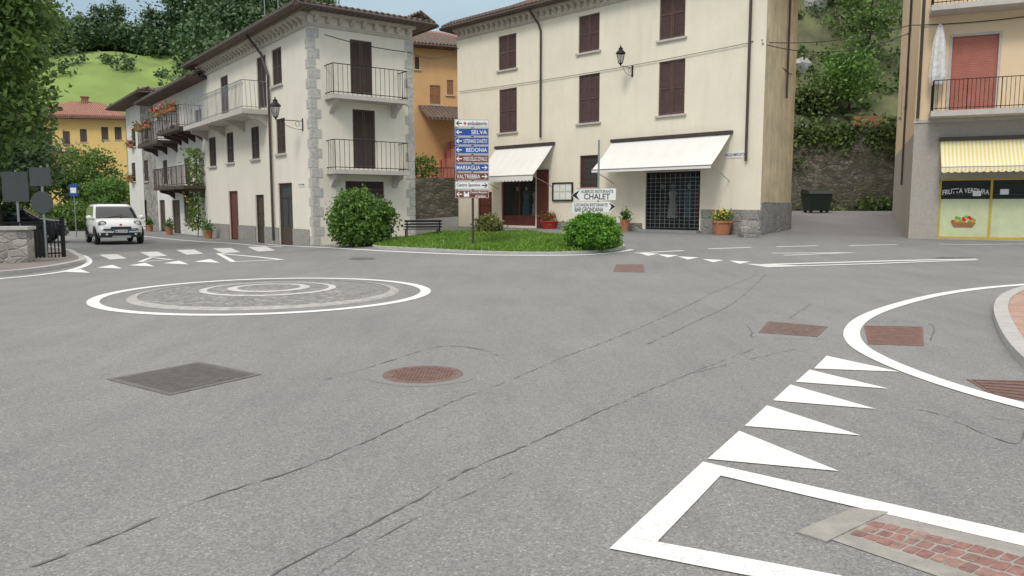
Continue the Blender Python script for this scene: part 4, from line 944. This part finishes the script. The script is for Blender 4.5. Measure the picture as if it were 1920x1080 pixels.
# ================================================================ direction signs
P=gnd(887,467); k=ppm(P); yaw=.05
t=thing('direction_signpost','tall signpost carrying nine stacked blue, brown and white direction signs on the grass island','signpost',P,yaw)
Z=lambda y: at(887,y,P.y).z-P.z
obj('pole',MB().tube((0,.06,-.05),(0,.06,Z(224)),.035,10),'pipe',t)
W=63/k; SG=[('swhite','sblack','L','ambulatorio'),('sblue','swhite','L','SELVA'),('sblue','swhite','L',"S.STEFANO D'AVETO"),('sblue','swhite','L','BEDONIA'),('sbrown','swhite','L','PASSO DELLO ZOVALLO'),('sblue','swhite','R','MARSAGLIA'),('sbrown','swhite','R','VALTREBBIA'),('swhite','sblack','R','Centro Sportivo'),('sbrown','swhite','L','Castello Malaspina|di Gambaro')]
y0_=223; 
for i,(bg,fg,dr,tx) in enumerate(SG):
    zt,zb=Z(y0_+i*16.6+.8),Z(y0_+(i+1)*16.6-.6); x0_=-W/2-.02; h_=zt-zb
    p=obj('sign_panel',MB().box(x0_,x0_+W,-.03,.0,zb,zt),bg,t); p['label']='direction sign reading '+tx.replace('|',' ')
    sub('border',framemb(x0_+.012,x0_+W-.012,zb+.012,zt-.012,-.034,-.0305,.007),fg,p)
    sx=-1 if dr=='L' else 1; ax=x0_+.13 if dr=='L' else x0_+W-.13; zc=(zt+zb)/2; q=h_*.27
    m=MB().box(ax-.075,ax+.075,-.036,-.0305,zc-.014,zc+.014); tip=ax+sx*.09
    m.prism([(tip,-.0362,zc),(tip-sx*q,-.0362,zc+q),(tip-sx*(q+.03),-.0362,zc+q),(tip-sx*.035,-.0362,zc),(tip-sx*(q+.03),-.0362,zc-q),(tip-sx*q,-.0362,zc-q)],(0,.005,0)); sub('arrow',m,fg,p)
    L0=x0_+.25 if dr=='L' else x0_+.05; wt=W-.30; 
    wl=wt*min(1,len(tx)*.11+.12); 
    if i==0: sub('cross_symbol',MB().box(L0,L0+.09,-.036,-.031,zc-.015,zc+.015).box(L0+.03,L0+.06,-.0365,-.0315,zc-.045,zc+.045),'sred',p); L0+=.12; wt-=.12; wl=wt
    if i==8: sub('castle_symbol',MB().box(L0,L0+.15,-.036,-.031,zc-.07,zc+.02).box(L0,L0+.04,-.037,-.032,zc+.02,zc+.07).box(L0+.11,L0+.15,-.037,-.032,zc+.02,zc+.07),'swhite',p); L0+=.18; wt-=.18; wl=wt
    if '|' in tx:
        a_,b_=tx.split('|'); text(a_,p,fg,L0,zc+.01,wl,h_*.33,-.036); text(b_,p,fg,L0+wl*.3,zc-h_*.38,wl*.6,h_*.33,-.036)
    else: text(tx,p,fg,L0+(wt-wl if dr=='L' else 0),zc-h_*.25,wl,h_*.50,-.036)
P=gnd(1121,463); k=ppm(P); t=thing('hotel_signpost','grey post with two white arrow shaped hotel signs behind the ball bush','signpost',P,0)
Z=lambda y: at(1120,y,P.y).z-P.z; X=lambda x:(x-1121)/k
obj('pole',MB().tube((0,.04,-.05),(0,.04,Z(262)),.03,10),'galv',t)
p=obj('sign_panel',MB().prism([(X(1070),-.03,Z(366)),(X(1083),-.03,Z(355)),(X(1153),-.03,Z(353)),(X(1153),-.03,Z(375)),(X(1083),-.03,Z(377))],(0,.03,0)),'swhite',t); p['label']='white arrow sign reading Albergo Ristorante Chalet'
text('ALBERGO RISTORANTE',p,'sblack',X(1088),Z(362),X(1148)-X(1088),.09,-.034); text('CHALET',p,'sblack',X(1094),Z(374),X(1142)-X(1094),.17,-.034)
sub('arrow_tip',MB().prism([(X(1070.5),-.033,Z(366)),(X(1086),-.033,Z(356)),(X(1080),-.033,Z(366)),(X(1086),-.033,Z(376))],(0,.002,0)),'sblack',p)
p=obj('sign_panel',MB().prism([(X(1153),-.03,Z(387)),(X(1142),-.03,Z(378)),(X(1072),-.03,Z(380)),(X(1072),-.03,Z(400)),(X(1142),-.03,Z(398))],(0,.03,0)),'swhite',t); p['label']='white arrow sign reading Locanda Ristorante Bar Grondana'
text('LOCANDA RISTORANTE',p,'sblack',X(1076),Z(387),X(1138)-X(1076),.09,-.034); text('BAR GRONDANA',p,'sblack',X(1077),Z(397),X(1130)-X(1077),.13,-.034)
sub('arrow_tip',MB().prism([(X(1152.5),-.033,Z(387)),(X(1140),-.033,Z(379)),(X(1145),-.033,Z(387)),(X(1140),-.033,Z(397))],(0,.002,0)),'sblack',p)
P=gnd(1353,440); k=ppm(P); pot('big terracotta pot with yellow and red flowers against the ivory building',P,19/k,26/k,'terra','fyel',71,.35)
P=gnd(1031,429); k=ppm(P); pot('red planter with red flowers beside the red framed shop',P,17/k,15/k,'redpot','fred',73,.35)
P=gnd(1172,434); k=ppm(P); pot('small terracotta pot with a leafy plant left of the roller grille',P,9/k,22/k,'terra',None,75,.35)
P=gnd(1403,444); k=ppm(P); t=thing('stone_block','rough pale stone block at the right corner of the ivory building','stone',P)
m=MB(); rn=random.Random(6); m.loft([[(-18/k+rn.uniform(-.04,.04),-.25,0),(17/k,-.25,0),(17/k,.2,0),(-17/k,.2,0)],[(-19/k,-.27,.3),(18/k,-.25,.27),(17/k,.2,.27),(-17/k,.2,.3)],[(-14/k,-.2,.55),(15/k,-.2,.5),(13/k,.15,.52),(-12/k,.15,.56)]]); obj('stone',m,'stonehouse',t)
# ================================================================ cables
def cable(label,a,b,sag=.3,mt='wire',r=.016):
    a,b=Vector(a),Vector(b); pts=[]
    for i in range(17):
        u=i/16; p=a.lerp(b,u); p.z-=sag*4*u*(1-u); pts.append(p)
    o=obj('overhead_cable',MB().path([p-a for p in pts],r,5),mt); o.location=a; tag(o,label,'cable')
bw=lambda x,y,o=-.06:BF.world(BF.w(x,y)[0],o,BF.w(x,y)[1]); cw=lambda x,y,o=-.06:CF.world(CF.w(x,y)[0],o,CF.w(x,y)[1])
cable('thin cable across the ivory facade between its two upper window rows',bw(862,172),bw(1410,80),.12,'wireg',.014)
cable('thin cable from the ivory building over the alley to the peach building, upper one',bw(1410,78),cw(1706,48),.25)
cable('thin cable from the ivory building over the alley to the peach building, lower one',bw(1430,82),cw(1706,62),.45)
cable('thin cable across the peach facade above the balcony',cw(1706,48),cw(2000,20),.1)
cable('thin cable from the cream corner house to the ivory building',AR.world(wA-.1,-.1,zA-.9),bw(862,90),.35)
cable('slack cable down the narrow end of the ivory building',bw(1430,75),BS.world(lS*.8,-.06,6.0),.15)
cable('thin cable under the eaves of the cream house end wall',AR.world(.4,-.35,zA-.75),AR.world(wA-.1,-.1,zA-.9),.08)
# ================================================================ CAR
def car(label,P,rz,paint,name='small_car'):
    t=thing(name,label,'car',P,rz)
    st=[(-1.84,.66,.42,.90),(-1.76,.76,.32,.97),(-1.5,.80,.29,1.0),(-.8,.825,.28,1.0),(0,.83,.28,.99),(.8,.825,.28,.985),(1.2,.815,.28,.965),(1.5,.79,.28,.90),(1.70,.74,.29,.82),(1.80,.66,.34,.72),(1.84,.58,.40,.64)]
    rings=[]
    for x,w,zb,zt in st:
        h=[(w*.86,zb),(w*.97,zb+.08),(w,zb+.22),(w,(zb+zt)/2+.05),(w*.975,zt-.12),(w*.93,zt-.04),(w*.82,zt),(w*.4,zt+.025)]
        rings.append([(x,y,z) for y,z in h]+[(x,-y,z) for y,z in reversed(h)])
    obj('body',MB().loft(rings),paint,t,smooth=True)
    def rr(z,xb,xf,w,c=.16):
        p=[(xf,w-c*1.3),(xf-c*.4,w-c*.45),(xf-c*1.6,w),((xb+xf)/2,w+.01),(xb+c*1.2,w),(xb+c*.3,w-c*.4),(xb,w-c*1.2)]
        return [(x,y,z) for x,y in p]+[(x,-y,z) for x,y in reversed(p)]
    lv=[(.94,-1.80,1.10,.79),(1.05,-1.77,.93,.775),(1.25,-1.72,.64,.735),(1.43,-1.66,.36,.685),(1.51,-1.60,.18,.64),(1.55,-1.48,.0,.56)]
    obj('cabin',MB().loft([rr(*q) for q in lv]),paint,t,smooth=True)
    F_=lambda z:np.interp(z,[q[0] for q in lv],[q[2] for q in lv]); W_=lambda z:np.interp(z,[q[0] for q in lv],[q[3] for q in lv])
    m=MB(); zs=[1.0,1.1,1.2,1.3,1.4,1.46]
    for a,b in zip(zs[:-1],zs[1:]):
        ya,yb=W_(a)-.17,W_(b)-.17; e=.012
        m.quad((F_(a)+e,-ya,a),(F_(a)+e,ya,a),(F_(b)+e,yb,b),(F_(b)+e,-yb,b))
        for s in (-1,1): m.quad((F_(a)+e,s*ya,a),(F_(a)-.06+e,s*(W_(a)-.05),a),(F_(b)-.06+e,s*(W_(b)-.05),b),(F_(b)+e,s*yb,b))
    obj('windscreen',m,'glass',t)
    for s in (-1,1):
        for x0,x1 in ((-1.5,-1.0),(-.95,-.3),(-.22,.35)):
            m=MB(); e=.02
            for a,b in zip(zs[:-1],zs[1:]):
                fa=min(x1,F_(a)-.35) if x1>.3 else x1; fb=min(x1,F_(b)-.3) if x1>.3 else x1
                fa=max(fa,x0+.05); fb=max(fb,x0+.05)
                m.quad((x0,s*(W_(a)+e),a),(fa,s*(W_(a)+e),a),(fb,s*(W_(b)+e),b),(x0,s*(W_(b)+e),b))
            obj('side_window',m,'glass',t)
        m=MB(); m.ball((.72,s*.93,1.03),.07,.11,.09,10); obj('mirror',m,paint,t,smooth=True)
        hd=obj('headlight',MB().ball((1.62,s*.60,.80),.15,.16,.125,14),'hlamp',t,smooth=True); sub('reflector',MB().ball((1.74,s*.60,.80),.04,.08,.07,12),'hbulb',hd)
        fg=MB(); fg.ball((1.85,s*.50,.40),.04,.055,.05,10); obj('fog_lamp',fg,'hbulb',t,smooth=True)
        obj('roof_rail',MB().path([(-1.4,s*.56,1.53),(-1.35,s*.56,1.62),(-.2,s*.56,1.62),(-.1,s*.56,1.53)],.018,6),'plastic',t)
        for x in (-1.15,1.15):
            w=obj('wheel',MB().lathe([(.19,-.08),(.28,-.09),(.31,-.05),(.31,.05),(.28,.09),(.19,.08)],(x,s*.76,.31),24,'y'),'tyre',t)
            sub('rim',MB().lathe([(.001,-.06),(.05,-.07),(.06,-.04),(.15,-.04),(.19,-.085),(.19,.085),(.15,.04),(.06,.04),(.05,.07),(.001,.06)],(x,s*.76,.31),16,'y'),'chrome',w)
            m=MB(); 
            for q in range(12):
                a0,a1=math.pi*q/12,math.pi*(q+1)/12
                f=lambda a,r:(x+r*math.cos(a),s*.842,.31+r*math.sin(a)); m.quad(f(a0,.33),f(a1,.33),f(a1,.41),f(a0,.41))
                m.quad((x,s*.838,.31),f(a0,.33),f(a1,.33))
            obj('wheel_arch',m,'plastic',t)
    obj('sill_trim',MB().box(-.85,.85,-.845,.845,.26,.38),'plastic',t)
    obj('grille',MB().loft([[(1.70,-.38,.62),(1.70,.38,.62),(1.70,.36,.71),(1.70,-.36,.71)],[(1.862,-.36,.60),(1.862,.36,.60),(1.845,.34,.69),(1.845,-.34,.69)]]),'plastic',t)
    obj('lower_bumper',MB().loft([[(1.6,-.76,.27),(1.6,.76,.27),(1.6,.78,.47),(1.6,-.78,.47)],[(1.86,-.60,.28),(1.86,.60,.28),(1.875,.62,.46),(1.875,-.62,.46)]]),'plastic',t)
    obj('skid_plate',MB().box(1.80,1.885,-.32,.32,.26,.35),'chrome',t)
    pl=obj('number_plate',MB().box(1.875,1.89,-.26,.26,.46,.57),'swhite',t)
    for u in (.21,-.255): sub('plate_band',MB().box(1.886,1.892,u,u+.045,.465,.565),'sblue',pl)
    tx=text('EK 273 SW',pl,'sblack',0,0,.38,.07,0); 
    for q in tx.data.vertices: q.co=(1.894,-.19+q.co.x,.48+q.co.z)
    obj('badge',MB().lathe([(.001,.0),(.045,.0)],(0,0,0),16,'y'),'sred',t).matrix_local=Matrix.Translation((1.81,0,.755))@Matrix.Rotation(math.pi/2,4,'Z')
    obj('wiper',MB().tube((1.0,-.35,1.03),(.88,.2,1.10),.012,5),'plastic',t); obj('wiper',MB().tube((1.0,.1,1.03),(.88,.55,1.08),.012,5),'plastic',t)
    return t
P=gnd(206,459); hd=math.atan2(-dL.y,-dL.x)-.02
car('small white car driving towards the crossing on the left street',P+Vector((-.65,1.6,0)),hd,'carw')
P=at(25,420,31); car('dark parked car half hidden behind the stone pillar at the left edge',(P.x,31,0),.4,'carb','parked_car')
# ================================================================ left edge things
def pillar(label,x,y,w,h,d=.6):
    P=gnd(x,y); k=ppm(P); t=thing('stone_pillar',label,'stone pillar',(P.x,P.y,.085),.3); obj('masonry',MB().box(-w/2/k,w/2/k,-.0,d,0,h/k),'stonehouse',t); obj('capstone',MB().box(-w/2/k-.05,w/2/k+.05,-.05,d+.05,h/k+.001,h/k+.08),'granite',t)
pillar('squat rubble stone pillar with flat capstone at the left edge',16,500,66,62)
P=gnd(72,492); k=ppm(P); P.z=.085; P.x-=.25
t=thing('pavement_railing','black iron railing panel standing on the left pavement','railing',P,1.05)
m=MB().box(-.9,.9,-.02,.02,.95,.99).box(-.9,.9,-.02,.02,.1,.14)
for i in range(19): m.tube((-.9+i*.1,0,0),(-.9+i*.1,0,.97),.018,5)
obj('panel',m,'iron',t); 
for x in (-.93,.93): obj('post',MB().box(x-.04,x+.04,-.04,.04,0,1.1),'iron',t)
P=gnd(68,488); P.z=.085; t=thing('litter_bin','dark round litter bin between the stone pillar and the iron railing','bin',P); obj('body',MB().lathe([(.001,0),(.24,0),(.27,.8),(.25,.82),(.001,.75)],n=18),'plastic',t); obj('rim',MB().lathe([(.27,.78),(.30,.8),(.30,.86),(.26,.86)],n=18),'iron',t)
def signback(x,ybase,Yt,Yb,w,label,rnd=None):
    P=gnd(x,ybase); P.z=.08; Z=lambda y:at(x,y,P.y).z-P.z; t=thing('road_sign',label,'road sign',P)
    obj('pole',MB().tube((0,0,0),(0,0,Z(Yt-3)),.03,8),'galv',t); obj('rectangular_panel',MB().box(-w/2,w/2,-.06,-.04,Z(Yb),Z(Yt)),'sback',t)
    if rnd: obj('round_panel',MB().lathe([(.001,-.01),(.29,-.01),(.30,0),(.29,.01),(.001,.01)],(0,-.05,Z(rnd)),28,'y'),'sback',t)
signback(88,490,314,349,.56,'dark backs of a rectangular and a round sign on a grey pole, left edge',380)
signback(40,486,322,378,.72,'large dark rectangular sign back on a grey pole at the very left edge')
P=Vector((at(141,400,36).x,36,0)); Z=lambda y:at(141,y,36).z
t=thing('bus_stop_sign','small blue bus stop sign on a thin pole beside the left street','bus stop sign',P); obj('pole',MB().tube((0,0,0),(0,0,Z(345)),.025,8),'galv',t); p=obj('panel',MB().box(-.2,.2,-.04,-.01,Z(368),Z(346)),'sblue',t)
sub('bus_symbol',MB().box(-.13,.13,-.045,-.041,Z(362),Z(352)),'swhite',p)
tree('big_tree','large leafy tree leaning into the picture at the left edge',(-15.6,22.5,.05),5.5,6.3,(2.2,2.3,3.2),.2,201,'leafA',400,60,.2,.36)
tree('street_tree','dark leafy tree behind the sign backs on the left pavement',(-19.6,29.5,0),3.5,3.1,(1.8,1.8,1.9),.14,203,'leafD',200,40,.2,.35)
tree('garden_tree','dark rounded tree in front of the yellow house',(at(160,350,62).x,62,0),4,3.2,(2.5,2.3,2.5),.2,205,'leafA',220,40,.26,.45,'trees in front of the yellow house')
tree('garden_tree','broad low tree beside the street between the yellow house and the stone house',(at(208,350,56).x,56,0),2.5,2.2,(1.3,1.3,1.4),.14,207,'leafB',120,34,.2,.3,'trees in front of the yellow house')
tree('garden_tree','dark tree left of the yellow house',(at(48,300,60).x,60,0),5,4.2,(2.4,2.4,3.0),.2,209,'leafA',220,40,.28,.45,'trees in front of the yellow house')
bush('hedge','clipped hedge along the far side of the left street',(at(120,400,46).x,46,0),(2.6,1.0,.7),211,'leafA',200,30,.18,.2)
bush('hedge','loose hedge beside the street before the garden trees',(at(185,400,58).x,58,0),(3.2,1.0,.9),213,'leafB',200,30,.2,.2)
P=at(150,410,50); t=thing('street_wall','low stone wall along the far side of the left street','wall',(P.x-1,50,0),.9); obj('masonry',MB().box(-6,5,0,.35,-.1,.8),'stonewall',t); obj('coping',MB().box(-6.05,5.05,-.05,.4,.801,.9),'settgrey',t)
# yellow house
P=Vector((at(75,380,88).x,88,0)); t=thing('yellow_house','yellow house with a red tiled hip roof far down the left street','house',P); FY=Fac(t,P,(.98,.2)); zt=FY.w(180,224)[1]; wY=FY.w(236,260)[0]
hy=[FY.rect(*r) for r in ((190,238,203,262),(215,238,228,262),(85,250,98,276),(118,246,131,270),(150,242,163,266),(85,300,98,320))]
wall(FY,-1,wY,-1,zt,hy,'yellow')
for q in hy: shutwin(FY,q,'shutter')
roof(FY,[(-1,0),(wY,0),(wY,10),(-1,10)],zt,.9,2.4,'roofred'); FY.part('rear_wall',MB().box(-1,wY,9.8,10,-1,zt).box(-1,-.8,.01,9.8,-1,zt).box(wY-.2,wY,.01,9.8,-1,zt),'yellow'); FY.part('chimney',MB().box(4,4.6,3,3.6,zt+.5,zt+2.8).box(3.9,4.7,2.9,3.7,zt+2.8,zt+2.95),'roofred')
z=FY.w(100,282)[1]; balcony(FY,0,3.5,z,1,'darkwood','trim',1,2)
# ================================================================ hills left
def hl(x,y):
    d=math.hypot(x,y); u=x/max(1,y); hm=35+1.5*math.sin(u*22)+18*ss(-.44,-.34,u)
    return -2+hm*ss(98,196,d)*ss(-.12,-.26,u) + .9*math.sin(x*.05)*math.sin(y*.04)*ss(96,160,d)
g=grid(lines([(-420,-20,6)]),lines([(70,460,6)]),hl); struct('hill',g,'meadow',smooth=True,fix=False)
rg=np.random.default_rng(21); pts=[]; cnt=0
while cnt<1150:
    x=rg.uniform(-230,-25); y=rg.uniform(100,280); d=math.hypot(x,y); u=x/y
    if u<-.74 or u>-.15: continue
    edge=184+5*math.sin(u*34)-62*ss(-.435,-.385,u)-45*ss(-.60,-.66,u)
    if d<edge or d>edge+62: continue
    h=rg.uniform(5,9)*(1.15 if u>-.44 else .95); r=h*.36; k=110
    off=rg.normal(size=(k,3)); off/=np.linalg.norm(off,axis=1)[:,None]; off*=rg.uniform(.4,1,k)[:,None]
    q=off*np.array([r,r,h*.5])
    if rg.uniform()<.45: q[:,:2]*=(1-.6*np.clip(off[:,2:3]+.2,0,1))
    pts.append(q+np.array([x,y,hl(x,y)+h*.5])); cnt+=1
for i in range(60):   # scattered bushes at the foot of the meadow
    u=rg.uniform(-.64,-.40); d=rg.uniform(112,128) if rg.uniform()<.8 else rg.uniform(130,180); y=d/math.hypot(1,u); x=u*y; r=rg.uniform(1.0,2.2); k=70
    pts.append(rg.normal(size=(k,3))*np.array([r,r,r*.8])*.55+np.array([x,y,hl(x,y)+r*.6]))
o=leafobj('wood',np.concatenate(pts),'leafD',.95,22); o['kind']='stuff'; tag(o,'distant dark green wood covering the top of the hill above the meadow','wood')
sk=None
for i,(u,d,h) in enumerate(((-.585,198,13),(-.52,196,10),(-.50,198,11),(-.455,194,11),(-.425,188,14),(-.40,180,14),(-.375,176,13),(-.545,200,9))):
    y=d/math.hypot(1,u); x=u*y; lb='tall hilltop tree against the sky, %s from the left'%(['first','third','fourth','fifth','sixth','seventh','eighth','second'][i])
    if sk is None: sk=tree('hilltop_tree',lb,(x,y,hl(x,y)),8,8.5,(2.3,2.3,5.0),.35,301,'leafD',80,20,.8,.8,'tall trees on the wooded hilltop')
    else: dup(sk,(x,y,hl(x,y)),i*1.3,lb,(h/13,)*3)
# ================================================================ world, sun, camera
w=bpy.data.worlds.new('World'); sc.world=w; w.use_nodes=True; n=w.node_tree; bg=n.nodes['Background']
sky=N(n,'ShaderNodeTexSky',sky_type='NISHITA',sun_disc=False); sky.sun_elevation=math.radians(52); sky.sun_rotation=math.radians(205); sky.dust_density=2
tc=N(n,'ShaderNodeTexCoord'); mp=N(n,'ShaderNodeMapping'); mp.inputs['Scale'].default_value=(1,1,2.5); L(n,tc.outputs['Generated'],mp.inputs['Vector'])
no=N(n,'ShaderNodeTexNoise'); no.inputs['Scale'].default_value=2.6; no.inputs['Detail'].default_value=6; L(n,mp.outputs[0],no.inputs['Vector'])
f=ramp(n,no.outputs['Fac'],[(.36,(.6,.6,.6)),(.62,(.97,.97,.97))])
sp=N(n,'ShaderNodeSeparateXYZ'); L(n,tc.outputs['Generated'],sp.inputs[0])
zr=N(n,'ShaderNodeMapRange'); zr.inputs['From Min'].default_value=.30; zr.inputs['From Max'].default_value=.75; L(n,sp.outputs['Z'],zr.inputs['Value'])
cc=N(n,'ShaderNodeMix',data_type='RGBA'); L(n,zr.outputs[0],cc.inputs[0]); cc.inputs[6].default_value=(4.4,5.6,6.3,1); cc.inputs[7].default_value=(15.5,14.9,13.9,1)
cl=N(n,'ShaderNodeMix',data_type='RGBA'); L(n,f,cl.inputs[0]); L(n,sky.outputs[0],cl.inputs[6]); L(n,cc.outputs[2],cl.inputs[7])
L(n,cl.outputs[2],bg.inputs['Color']); bg.inputs['Strength'].default_value=.115
sl=bpy.data.lights.new('sun','SUN'); sl.energy=1.45; sl.angle=math.radians(14); sl.color=(1,.96,.90); so=bpy.data.objects.new('sun',sl); COL.objects.link(so)
so.rotation_euler=Vector((.35,.85,-1.0)).to_track_quat('-Z','Y').to_euler()
cd=bpy.data.cameras.new('camera'); co=bpy.data.objects.new('camera',cd); COL.objects.link(co); co.location=CAM; co.rotation_euler=(math.pi/2-PT,0,0)
cd.sensor_width=36; cd.lens=FP/1920*36; cd.clip_end=3000; cd.clip_start=.05; sc.camera=co
sc.view_settings.view_transform='Standard'; sc.view_settings.look='None'; sc.view_settings.exposure=0
